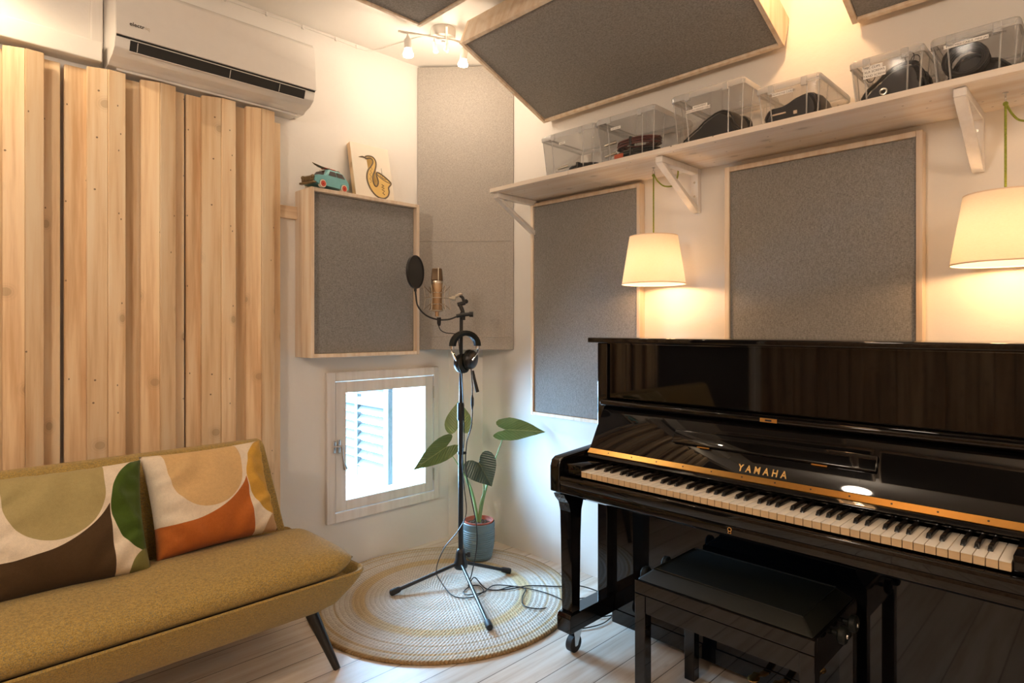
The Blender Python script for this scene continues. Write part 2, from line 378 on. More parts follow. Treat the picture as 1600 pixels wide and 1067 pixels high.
# ------------------------------------------------------------------ geometry helpers
class B:
    def __init__(s): s.bm = bmesh.new()
    def box(s, x0, x1, y0, y1, z0, z1, bev=0.0, seg=2, M4=None):
        t = bmesh.new()
        vs = [t.verts.new(p) for p in ((x0,y0,z0),(x1,y0,z0),(x1,y1,z0),(x0,y1,z0),(x0,y0,z1),(x1,y0,z1),(x1,y1,z1),(x0,y1,z1))]
        for f in ((0,3,2,1),(4,5,6,7),(0,1,5,4),(1,2,6,5),(2,3,7,6),(3,0,4,7)): t.faces.new([vs[i] for i in f])
        return s._fin(t, bev, seg, M4)
    def hexa(s, pts, bev=0.0, seg=2, M4=None):
        t = bmesh.new(); vs = [t.verts.new(p) for p in pts]
        for f in ((0,3,2,1),(4,5,6,7),(0,1,5,4),(1,2,6,5),(2,3,7,6),(3,0,4,7)): t.faces.new([vs[i] for i in f])
        return s._fin(t, bev, seg, M4)
    def prism(s, poly, axis, a0, a1, bev=0.0, seg=2, M4=None):
        """poly: 2D points in the plane of the two other axes (in xyz order)"""
        t = bmesh.new()
        def P(p, a):
            return {'x': (a, p[0], p[1]), 'y': (p[0], a, p[1]), 'z': (p[0], p[1], a)}[axis]
        v0 = [t.verts.new(P(p, a0)) for p in poly]; v1 = [t.verts.new(P(p, a1)) for p in poly]
        n = len(poly)
        t.faces.new(v0[::-1]); t.faces.new(v1)
        for i in range(n): t.faces.new((v0[i], v0[(i+1) % n], v1[(i+1) % n], v1[i]))
        return s._fin(t, bev, seg, M4)
    def _fin(s, t, bev, seg, M4):
        bmesh.ops.recalc_face_normals(t, faces=t.faces[:])
        if bev > 0: bmesh.ops.bevel(t, geom=t.edges[:], offset=bev, segments=seg, profile=0.5, affect='EDGES', clamp_overlap=True)
        if M4 is not None: t.transform(M4)
        me = bpy.data.meshes.new('tmp'); t.to_mesh(me); s.bm.from_mesh(me); bpy.data.meshes.remove(me); t.free()
        return s
    def tube(s, pts, r, n=8, caps=True, closed=False, r_list=None):
        pts = [Vector(p) for p in pts]; m = len(pts)
        if m < 2: return s
        rings = []; up = None
        for i, p in enumerate(pts):
            if closed: tg = pts[(i+1) % m] - pts[(i-1) % m]
            elif i == 0: tg = pts[1] - pts[0]
            elif i == m-1: tg = pts[-1] - pts[-2]
            else: tg = (pts[i+1]-p).normalized() + (p-pts[i-1]).normalized()
            if tg.length < 1e-9: tg = Vector((0, 0, 1))
            tg.normalize()
            if up is None: up = tg.orthogonal().normalized()
            up = up - tg*up.dot(tg)
            if up.length < 1e-6: up = tg.orthogonal()
            up.normalize(); sd = tg.cross(up)
            rr = r_list[i] if r_list else r
            rings.append([s.bm.verts.new(p + up*(math.cos(2*PI*k/n)*rr) + sd*(math.sin(2*PI*k/n)*rr)) for k in range(n)])
        for i in range(m if closed else m-1):
            a, b = rings[i], rings[(i+1) % m]
            off = 0
            if closed and i == m-1:
                off = min(range(n), key=lambda q: (a[0].co-b[q].co).length)
            for k in range(n): s.bm.faces.new((a[k], a[(k+1) % n], b[(k+1+off) % n], b[(k+off) % n]))
        if caps and not closed:
            s.bm.faces.new(rings[0][::-1]); s.bm.faces.new(rings[-1])
        return s
    def lathe(s, prof, c=(0, 0, 0), n=32, M4=None):
        """prof: (r, z) list around the z axis through c"""
        t = bmesh.new(); rings = []
        for r, z in prof:
            if r < 1e-6: rings.append([t.verts.new((0, 0, z))])
            else: rings.append([t.verts.new((r*math.cos(2*PI*k/n), r*math.sin(2*PI*k/n), z)) for k in range(n)])
        for a, b in zip(rings, rings[1:]):
            for k in range(n):
                q = [a[k % len(a)], a[(k+1) % len(a)], b[(k+1) % len(b)], b[k % len(b)]]
                u = []
                for v in q:
                    if v not in u: u.append(v)
                if len(u) > 2: t.faces.new(u)
        t.transform(Matrix.Translation(c) @ (M4 if M4 is not None else Matrix.Identity(4)))
        me = bpy.data.meshes.new('tmp'); t.to_mesh(me); s.bm.from_mesh(me); bpy.data.meshes.remove(me); t.free()
        return s
    def cyl(s, p0, p1, r, n=16, r2=None):
        p0 = Vector(p0); p1 = Vector(p1)
        return s.tube([p0, p1], r, n, r_list=[r, r2 if r2 is not None else r])
    def sphere(s, c, r, n=16, sc=(1, 1, 1)):
        t = bmesh.new(); bmesh.ops.create_uvsphere(t, u_segments=n, v_segments=max(6, n//2), radius=r)
        t.transform(Matrix.Translation(c) @ Matrix.Diagonal((*sc, 1)))
        me = bpy.data.meshes.new('tmp'); t.to_mesh(me); s.bm.from_mesh(me); bpy.data.meshes.remove(me); t.free()
        return s
def smoothpath(pts, k=8, closed=False):
    P = [Vector(p) for p in pts]; out = []; n = len(P)
    rng = range(n) if closed else range(n-1)
    for i in rng:
        if closed: p0, p1, p2, p3 = P[(i-1) % n], P[i], P[(i+1) % n], P[(i+2) % n]
        else: p0, p1, p2, p3 = P[max(i-1, 0)], P[i], P[i+1], P[min(i+2, n-1)]
        for j in range(k):
            t = j/k
            out.append(0.5*((2*p1) + (-p0+p2)*t + (2*p0-5*p1+4*p2-p3)*t*t + (-p0+3*p1-3*p2+p3)*t**3))
    if not closed: out.append(P[-1])
    return out

ROOT = {}
def tag(o, label=None, cat=None, group=None, kind=None):
    if label: o['label'] = label
    if cat: o['category'] = cat
    if group: o['group'] = group
    if kind: o['kind'] = kind
    return o
def thing(name, label, cat, loc=(0, 0, 0), group=None, kind=None, rz=0.0):
    o = bpy.data.objects.new(name, None); C.objects.link(o); o.location = loc; o.rotation_euler = (0, 0, rz)
    o.empty_display_size = 0.1; ROOT[o.name] = Vector(loc)
    return tag(o, label, cat, group, kind)
def obj(name, b, mat, parent=None, smooth=False, local=False, origin=None):
    """geometry of b is in world metres unless local; the part keeps its thing's origin"""
    me = bpy.data.meshes.new(name)
    bm = b.bm if isinstance(b, B) else b
    off = Vector((0, 0, 0))
    if parent is not None and not local:
        off = ROOT[parent.name]
    elif origin is not None: off = Vector(origin)
    if off.length > 0: bmesh.ops.translate(bm, verts=bm.verts[:], vec=-off)
    bmesh.ops.recalc_face_normals(bm, faces=bm.faces[:])
    bm.to_mesh(me); bm.free()
    me.materials.append(MAT[mat] if isinstance(mat, str) else mat)
    if smooth:
        me.polygons.foreach_set('use_smooth', [True]*len(me.polygons))
        if smooth != 'all':
            try: me.set_sharp_from_angle(angle=math.radians(38))
            except Exception: pass
    o = bpy.data.objects.new(name, me); C.objects.link(o)
    if parent is not None:
        o.parent = parent; ROOT[o.name] = ROOT[parent.name] if not local else ROOT.get(parent.name, Vector((0, 0, 0)))
    elif origin is not None: o.location = origin; ROOT[o.name] = Vector(origin)
    else: ROOT[o.name] = Vector((0, 0, 0))
    return o
def copytree(o, loc=None, label=None, rz=None):
    r = o.copy(); C.objects.link(r)
    def rec(a, b):
        for ch in a.children:
            c = ch.copy(); C.objects.link(c); c.parent = b; c.matrix_parent_inverse = ch.matrix_parent_inverse.copy(); rec(ch, c)
    rec(o, r)
    if loc is not None: r.location = loc
    if rz is not None: r.rotation_euler = (0, 0, rz)
    if label: r['label'] = label
    ROOT[r.name] = Vector(r.location)
    return r
def textmesh(txt, size, mat4, depth=0.0004, bold=0.0, spacing=1.0, shear=0.0, align='CENTER'):
    cu = bpy.data.curves.new('lettering', 'FONT'); cu.body = txt; cu.size = size; cu.extrude = depth
    cu.offset = bold; cu.space_character = spacing; cu.align_x = align; cu.shear = shear
    o = bpy.data.objects.new('lettering', cu); C.objects.link(o)
    dg = bpy.context.evaluated_depsgraph_get()
    me = bpy.data.meshes.new_from_object(o.evaluated_get(dg))
    b = B(); b.bm.from_mesh(me); b.bm.transform(mat4)
    bpy.data.objects.remove(o); bpy.data.curves.remove(cu); bpy.data.meshes.remove(me)
    return b
def frame4(xdir, ydir, loc):
    x = Vector(xdir).normalized(); y = Vector(ydir).normalized(); z = x.cross(y).normalized()
    m = Matrix((x, y, z)).transposed().to_4x4(); m.translation = Vector(loc); return m

YL, XR, ZC = 2.889, 2.471, 2.760      # left wall plane, right wall plane, ceiling
# ================================================================== SETTING
def struct(name, b, mat, parent=None, **k):
    o = obj(name, b, mat, parent, **k)
    if parent is None: tag(o, kind='structure')
    return o
struct('floor', B().box(-2.6, 2.75, -2.0, 3.13, -0.06, 0.0), 'floor')
struct('ceiling', B().box(-2.6, 2.75, -2.0, 3.13, ZC, ZC+0.08), 'ceil')
WX0, WX1, WZ0, WZ1 = 1.560, 2.212, 0.293, 0.990     # window opening
w = B()
w.box(-2.6, WX0, YL, YL+0.24, 0, ZC); w.box(WX1, 2.75, YL, YL+0.24, 0, ZC)
w.box(WX0, WX1, YL, YL+0.24, 0, WZ0); w.box(WX0, WX1, YL, YL+0.24, WZ1, ZC)
struct('wall_left', w, 'wall')
struct('wall_right', B().box(XR, XR+0.2, -2.0, YL, 0, ZC), 'wall')
struct('wall_corner', B().prism([(2.326, YL), (XR, YL), (XR, 2.745)], 'z', 0, ZC), 'wall')
struct('wall_front', B().box(-2.6, XR, -2.2, -2.0, 0, ZC), 'wall')
bb = B(); bb.box(-2.65, -2.5, -2.0, YL, 0, ZC)
struct('wall_back', bb, 'wall')
# plank cladding of the wall behind the camera (seen mirrored in the piano)
bb = B(); y = -1.95; i = 0
while y < 2.80:
    wdt = random.choice((0.10, 0.12, 0.14)); d = 0.03 if i % 3 else 0.065
    bb.box(-2.5, -2.5+d, y, min(y+wdt-0.004, 2.85), 0.0, 2.3, 0.003, 1); y += wdt; i += 1
struct('trim_2', bb, 'pine_dark')

# white ledge above the wooden shutters and vertical trim strip over it
struct('trim_1', B().box(-1.2, 0.544, 2.80, YL, 2.285, 2.362, 0.004), 'ceil')
struct('trim_3', B().box(0.520, 0.560, 2.872, YL, 2.362, ZC, 0.003), 'whitewood')
struct('trim_4', B().box(-0.6, 0.352, 2.70, YL, 2.595, ZC, 0.006), 'ceil')

# window: casing on the wall, sash, pane, fastener
win = thing('window_1', None, None, (1.88, YL, 0.25), kind='structure')
cs = B(); o0, o1, p0, p1 = 1.522, 2.235, 0.252, 1.027
for (a, b_, c, d) in ((o0, o0+0.047, p0, p1), (o1-0.034, o1, p0, p1), (o0+0.047, o1-0.034, p0, p0+0.050), (o0+0.047, o1-0.034, p1-0.048, p1)):
    cs.box(a, b_, YL-0.022, YL-0.0005, c, d, 0.003)
obj('window_casing', cs, 'framewood', win)
lin = B()
lin.box(WX0+0.001, WX0+0.010, YL, YL+0.10, WZ0, WZ1); lin.box(WX1-0.010, WX1-0.001, YL, YL+0.10, WZ0, WZ1)
lin.box(WX0+0.010, WX1-0.010, YL, YL+0.10, WZ0, WZ0+0.009); lin.box(WX0+0.010, WX1-0.010, YL, YL+0.10, WZ1-0.009, WZ1)
obj('window_lining', lin, 'framewood', win)
sa = B(); s0, s1, q0, q1 = 1.573, 2.198, 0.306, 0.975
fl, fr_, fb, ft = 0.060, 0.055, 0.052, 0.058
for (a, b_, c, d) in ((s0, s0+fl, q0, q1), (s1-fr_, s1, q0, q1), (s0+fl, s1-fr_, q0, q0+fb), (s0+fl, s1-fr_, q1-ft, q1)):
    sa.box(a, b_, YL-0.016, YL+0.028, c, d, 0.003)
sash = obj('sash', sa, 'framewood', win)
obj('pane', B().box(s0+fl-0.004, s1-fr_+0.004, YL+0.010, YL+0.014, q0+fb-0.004, q1-ft+0.004), 'glass', win)
for z in (0.40, 0.88):
    hg = B(); hg.cyl((s1+0.003, YL-0.019, z-0.035), (s1+0.003, YL-0.019, z+0.035), 0.005, 10)
    obj('hinge', hg, 'nickel', win, smooth=True)
ha = B()
ha.box(1.553, 1.568, YL-0.032, YL-0.022, 0.615, 0.675, 0.002)
ha.box(1.583, 1.598, YL-0.024, YL-0.016, 0.610, 0.680, 0.002)
ha.cyl((1.590, YL-0.024, 0.645), (1.590, YL-0.050, 0.645), 0.007, 12)
ha.cyl((1.558, YL-0.038, 0.648), (1.596, YL-0.044, 0.648), 0.0045, 10)
ha.tube(smoothpath([(1.590, YL-0.050, 0.650), (1.593, YL-0.052, 0.600), (1.600, YL-0.052, 0.560), (1.606, YL-0.054, 0.530)]), 0.006, 10,
        r_list=[0.0055]*8+[0.006]*8+[0.0075+0.0006*i for i in range(9)])
obj('window_handle', ha, 'chrome', win, smooth=True)
# outside: an open louvred shutter leaf and the bright courtyard
sh = thing('louvred_shutter', 'pale blue louvred shutter leaf standing open outside the low window', 'shutter', (2.10, 3.17, 0.30))
fb_ = B()
for (a, c) in ((3.17, 3.225), (3.53, 3.565), (3.95, 4.00)): fb_.box(2.085, 2.120, a, c, 0.30, 1.25, 0.003)
for (a, c) in ((0.30, 0.36), (0.76, 0.81), (1.19, 1.25)): fb_.box(2.087, 2.118, 3.225, 3.95, a, c)
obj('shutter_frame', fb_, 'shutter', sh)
lv = B()
for k in range(14):
    z = 0.385 + k*0.058
    if 0.74 < z < 0.82: continue
    for (a, c) in ((3.225, 3.53), (3.565, 3.95)):
        lv.hexa([(2.082, a, z-0.018), (2.088, a, z-0.020), (2.088, c, z-0.020), (2.082, c, z-0.018), (2.116, a, z+0.024), (2.123, a, z+0.022), (2.123, c, z+0.022), (2.116, c, z+0.024)])
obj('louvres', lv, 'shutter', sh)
struct('ground_outside', B().box(0.2, 4.5, 3.14, 6.0, -0.2, -0.05), 'outwhite')
struct('window_sill', B().box(WX0-0.03, WX1+0.03, YL+0.101, YL+0.30, WZ0-0.03, WZ0+0.008, 0.003), 'outwhite')

# ================================================================== WOODEN SHUTTER WALL
def shutter_panel(x0, prof, label, mirror=False):
    """prof: list of (width, yfront_left, yfront_right)"""
    t = thing('wooden_shutter_panel', label, 'wood panel', (x0, 2.86, 0.0), 'slatted wooden panels along the left wall')
    b = B(); x = x0; last = len(prof)-1
    for i, (wd, ya, yb, zt) in enumerate(prof):
        back_ = ya > 2.83
        ga = (0.0015 if i == 0 else -0.018) if back_ else 0.0003
        gb = (0.0015 if i == last else -0.018) if back_ else 0.0003
        if back_: ya = yb = 2.832
        b.prism([(x+ga, ya), (x+wd-gb, yb), (x+wd-gb, yb+0.020), (x+ga, ya+0.020)], 'z', 0.012, zt, 0.0018, 1)
        x += wd
    obj('board', b, 'pine_z', t)
    for z in (0.30, 1.20, 2.10):
        r = B(); r.box(x0+0.01, x-0.01, 2.862, 2.884, z, z+0.07); obj('rail', r, 'pine_x', t)
    return t
ZR, ZF = 2.252, 2.258
P1 = [(0.060, 2.838, 2.838, ZR), (0.064, 2.812, 2.788, ZF), (0.056, 2.785, 2.790, ZF), (0.054, 2.838, 2.838, ZR), (0.065, 2.812, 2.788, ZF), (0.060, 2.786, 2.790, ZF), (0.055, 2.838, 2.838, ZR)]
# visible: first panel right half, then two whole panels
pa = [(0.055, 2.838, 2.838, ZR), (0.065, 2.812, 2.790, ZF), (0.060, 2.786, 2.790, ZF), (0.056, 2.838, 2.838, ZR), (0.061, 2.810, 2.788, ZF), (0.055, 2.786, 2.790, ZF), (0.055, 2.838, 2.838, ZR)]
pb = [(0.069, 2.838, 2.838, ZR), (0.064, 2.812, 2.789, ZF), (0.060, 2.786, 2.790, ZF), (0.056, 2.838, 2.838, ZR), (0.065, 2.810, 2.788, ZF), (0.060, 2.786, 2.792, ZF), (0.045, 2.838, 2.838, ZR)]
pc = [(0.058, 2.838, 2.838, ZR), (0.072, 2.814, 2.790, ZF), (0.062, 2.786, 2.790, ZF), (0.052, 2.838, 2.838, ZR), (0.062, 2.812, 2.790, ZF), (0.064, 2.788, 2.796, ZF), (0.044, 2.838, 2.838, ZR-0.03)]
sum_ = lambda p: sum(q[0] for q in p)
shutter_panel(-0.412, pa, 'pine slatted panel left of the photo edge, behind the hidden end of the sofa')
shutter_panel(0.010, pa, 'pale pine slatted panel at the left edge behind the green patterned cushion')
shutter_panel(0.427, pb, 'middle pine slatted panel between two dark gaps, behind the gap of the cushions')
shutter_panel(0.851, pc, 'pine slatted panel beside the white wall, nearest the low window')
# a dark stand-in panel is added on the wall further left, seen only mirrored
# ================================================================== ACOUSTIC PANELS
def ac_panel(name, label, loc, w_, h_, depth, rim, mat4, recess=0.008, fab='grey', framemat='pine_f', group=None, back=True):
    """local: x across, y up, z = outward normal; back at z=0, front at z=depth"""
    t = thing(name, label, 'acoustic panel', loc, group)
    R = mat4.copy(); R.translation = Vector((0, 0, 0))
    f = B()
    f.box(0, rim, 0, h_, 0, depth, 0.0015, 1, R); f.box(w_-rim, w_, 0, h_, 0, depth, 0.0015, 1, R)
    f.box(rim, w_-rim, 0, rim, 0, depth, 0.0015, 1, R); f.box(rim, w_-rim, h_-rim, h_, 0, depth, 0.0015, 1, R)
    obj('panel_frame', f, framemat, t, local=True)
    g = B(); g.box(rim+0.0005, w_-rim-0.0005, rim+0.0005, h_-rim-0.0005, 0.004, depth-recess, 0.004, 2, R)
    obj('fabric_face', g, fab, t, local=True)
    return t
GA = 'grey fabric panels in pine frames'
# left wall panel over the window (front faces -y)
m_left = frame4((1, 0, 0), (0, 0, 1), (0, 0, 0))   # normal = x cross z = -y
ac_panel('acoustic_panel', 'deep pine box panel with grey fabric over the window, toy car on top', (1.362, YL-0.001, 1.112), 0.628, 0.812, 0.166, 0.018, m_left, 0.030, group=GA)
obj('wooden_batten', B().box(1.262, 1.361, 2.860, 2.888, 1.785, 1.845, 0.002), 'pine_x')
tag(bpy.data.objects['wooden_batten'], 'short pine batten on the wall between slatted panel and grey box panel', 'batten')
# right wall panels (front faces -x)
ac_panel('acoustic_panel', 'added wide dark panel on the left wall, stand-in for the dark area mirrored in the piano', (-2.30, YL-0.001, 0.35), 1.85, 1.90, 0.05, 0.02, m_left, 0.008, fab='dark_fabric')  # added panel, stands in for the dark area the piano mirrors
m_right = frame4((0, -1, 0), (0, 0, 1), (0, 0, 0))  # normal = -y x z = -x
ac_panel('acoustic_panel', 'tall grey panel in pine frame under the shelf, left of the small pendant lamp', (XR-0.001, 2.305, 0.782), 0.700, 1.148, 0.044, 0.018, m_right, group=GA)
ac_panel('acoustic_panel', 'wide grey panel in pine frame behind the piano between the two pendant lamps', (XR-0.001, 1.190, 0.782), 0.700, 1.140, 0.044, 0.020, m_right, group=GA)
# ceiling panel A, pitched 22 degrees along the right wall
th = math.radians(21.9)
xdir = Vector((0, -1, 0)); ydir = Vector((-math.cos(th), 0, math.sin(th)))
m_pitch = frame4(xdir, ydir, (0, 0, 0))            # normal check below
nrm = xdir.cross(ydir)
def pitched(label, yfar):
    Bc = Vector((2.425, yfar, 2.346))
    # front (lower) face passes through Bc; back is depth above
    dpt = 0.135
    n_ = Vector((-math.sin(th), 0, -math.cos(th)))   # pointing down into the room
    xd = Vector((0, -1, 0)); yd = ydir
    if xd.cross(yd).dot(n_) < 0:
        xd = Vector((0, 1, 0)); start = Bc + Vector((0, -1.262, 0)) - n_*dpt
    else: start = Bc - n_*dpt
    mm = frame4(xd, yd, (0, 0, 0))
    return ac_panel('ceiling_acoustic_panel', label, tuple(start), 1.262, 0.632, dpt, 0.018, mm, 0.010, group='grey fabric panels hung from the ceiling')
pitched('large grey pine-framed panel slanting from the ceiling down to the boxes on the shelf', 2.206)
pitched('grey slanting ceiling panel cut off by the top right of the photo', 0.704)
m_down = frame4((1, 0, 0), (0, -1, 0), (0, 0, 0))  # normal -z
ac_panel('ceiling_acoustic_panel', 'grey ceiling panel above the spotlights, its corner pointing at them', (0.90, 2.240, 2.700), 0.740, 1.262, 0.100, 0.018, m_down, 0.006, group='grey fabric panels hung from the ceiling')
# straps holding the level one
ac_panel('ceiling_acoustic_panel', 'added dark ceiling panel over the sofa, out of view, darkening the reflection in the piano fallboard', (-0.70, 2.350, 2.700), 1.50, 1.60, 0.100, 0.018, m_down, 0.006, fab='dark_fabric', group='grey fabric panels hung from the ceiling')  # unseen panel added so the fallboard mirrors something dark
ac_panel('ceiling_acoustic_panel', 'added dark ceiling panel above the camera, out of view, darkening the reflection in the piano fallboard', (-0.70, 0.700, 2.700), 1.50, 1.60, 0.100, 0.018, m_down, 0.006, fab='dark_fabric', group='grey fabric panels hung from the ceiling')  # second unseen panel, added to darken the rest of that reflection
for (x, y) in ((1.0, 2.1), (1.5, 2.1), (1.0, 1.1), (1.5, 1.1)):
    ob = B(); ob.cyl((x, y, 2.68), (x, y, ZC-0.0005), 0.006, 8)
    obj('hanger_rod', ob, 'white', bpy.data.objects['ceiling_acoustic_panel.002'])
# diagonal corner panel
t = thing('corner_acoustic_panel', 'tall light grey fabric panel standing diagonally across the room corner', 'acoustic panel', (2.28, 2.68, 1.13))
A1 = Vector((2.093, 2.883, 0)); A2 = Vector((2.466, 2.474, 0))
cb = B(); cb.prism([(A1.x, A1.y), (A2.x, A2.y), (2.466, 2.516), (2.131, 2.883)], 'z', 1.130, 2.752, 0.003, 2)
obj('fabric_face', cb, 'greylight', t)
dd = (A2-A1).normalized(); nn = Vector((-dd.y, dd.x, 0)); nn = nn if nn.dot(Vector((-1, -1, 0))) > 0 else -nn
sm = B()
for z, r_ in ((1.752, 0.0018), (1.205, 0.0025)):
    sm.tube([A1+dd*0.012+nn*0.0004+Vector((0, 0, z)), A2-dd*0.012+nn*0.0004+Vector((0, 0, z))], r_, 6)
for s_ in (0.05,):
    sm.tube([A2-dd*s_+nn*0.0002+Vector((0, 0, 1.205)), A2-dd*s_+nn*0.0002+Vector((0, 0, 1.752))], 0.0018, 6)
obj('fabric_seam', sm, 'greylight', t)

# ================================================================== SHELF, BRACKETS
t = thing('wall_shelf', 'long whitewashed pine shelf on the right wall carrying plastic boxes', 'shelf', (2.3, 1.8, 1.948))
obj('shelf_board', B().box(2.130, XR-0.001, 1.790, 2.312, 1.948, 1.968, 0.001, 1), 'shelfwood', t)
obj('shelf_board', B().box(2.130, XR-0.001, -0.9, 1.7885, 1.948, 1.968, 0.001, 1), 'shelfwood', t)
def bracket(y, label):
    t = thing('shelf_bracket', label, 'shelf bracket', (XR-0.0015, y, 1.947), 'white brackets under the shelf')
    b = B(); w_ = 0.016
    b.box(-0.028, 0, -w_, w_, -0.190, 0, 0.002, 1)
    obj('upright', b, 'whitewood', t, local=True)
    b = B(); b.box(-0.315, -0.028, -w_, w_, -0.026, 0, 0.002, 1); obj('arm', b, 'whitewood', t, local=True)
    b = B(); b.prism([(-0.315, -0.027), (-0.285, -0.027), (-0.0285, -0.166), (-0.0285, -0.190)], 'y', -w_, w_, 0.002, 1)
    obj('diagonal_brace', b, 'whitewood', t, local=True)
    for z in (-0.06, -0.12):
        b = B(); b.cyl((-0.0275, 0, z), (-0.0295, 0, z), 0.005, 10); obj('screw', b, 'nickel', t, local=True)
    return t
bracket(2.292, 'white triangular bracket at the left end of the shelf')
bracket(1.335, 'white triangular bracket beside the cord of the small pendant lamp')
bracket(0.345, 'white triangular bracket left of the nearer pendant lamp cord')

# ================================================================== PENDANT LAMPS
def pendant():
    t = thing('pendant_lamp', 'lit cream tapered pendant lamp above the left end of the piano, on a green cord', 'lamp', (2.298, 1.450, 1.948), 'pendant lamps with cream shades')
    zt, zb = -0.297, -0.505; rt, rb = 0.102, 0.135
    s = B(); s.lathe([(rb, zb), (rt, zt), (rt-0.0012, zt), (rb-0.0012, zb), (rb, zb)], n=64)
    sh_ = obj('lamp_shade', s, 'shade', t, smooth=True, local=True)
    s = B(); s.lathe([(rb+0.0006, zb), (rb+0.0009, zb+0.004), (rb-0.002, zb+0.004), (rb-0.002, zb), (rb+0.0006, zb)], n=64)
    obj('shade_trim', s, 'toycream', t, smooth=True, local=True)
    s = B(); s.lathe([(rt+0.0006, zt-0.004), (rt+0.0006, zt), (rt-0.002, zt), (rt-0.002, zt-0.004), (rt+0.0006, zt-0.004)], n=64)
    obj('shade_trim', s, 'toycream', t, smooth=True, local=True)
    s = B()
    for k in range(3):
        a = 2*PI*k/3; s.cyl((0, 0, zt-0.02), (rt*0.985*math.cos(a), rt*0.985*math.sin(a), zt-0.006), 0.0014, 6)
    s.lathe([(0.022, zt-0.022), (0.022, zt-0.018), (0.017, zt-0.018), (0.017, zt-0.022), (0.022, zt-0.022)], n=20)
    obj('shade_ring', s, 'white', t, local=True)
    s = B(); s.lathe([(0, zt+0.012), (0.010, zt+0.010), (0.019, zt-0.012), (0.019, zt-0.060), (0, zt-0.060)], n=20); obj('lamp_socket', s, 'white', t, smooth=True, local=True)
    s = B(); s.lathe([(0, zt-0.061), (0.013, zt-0.062), (0.018, zt-0.085), (0.028, zt-0.115), (0.024, zt-0.140), (0.010, zt-0.152), (0, zt-0.154)], n=20); obj('light_bulb', s, 'bulb', t, smooth=True, local=True)
    s = B(); s.tube([(0, 0, zt+0.010), (0, 0, -0.1), (0, 0, -0.045), (0.001, 0, -0.030)], 0.0032, 8)
    s.tube(smoothpath([(0.001, 0, -0.030), (0.018, -0.012, -0.060), (0.045, -0.028, -0.078), (0.085, -0.050, -0.070), (0.100, -0.058, -0.030), (0.102, -0.060, -0.001)]), 0.0032, 8)
    s.sphere((0.0, 0, -0.034), 0.007, 10)
    obj('textile_cord', s, 'greencord', t, smooth=True, local=True)
    s = B(); s.cyl((0, 0, 0), (0, 0, -0.012), 0.003, 8)
    s.tube([(0.008*math.sin(a), 0, -0.021-0.008*math.cos(a)+0.0) for a in [2*PI*k/16 for k in range(15)]], 0.0018, 8)
    s.lathe([(0, -0.0002), (0.007, -0.0002), (0.007, -0.002), (0, -0.002)], n=14)
    obj('screw_hook', s, 'chrome', t, smooth=True, local=True)
    return t
lp = pendant()
copytree(lp, (2.298, 0.258, 1.948), 'lit cream tapered pendant lamp at the right edge, nearer the camera')
for y, e in ((1.450, 4.0), (0.258, 4.0)):
    light('pendant_bulb_light', 'POINT', (2.298, y, 1.948-0.475), e, WARM, 0.022)

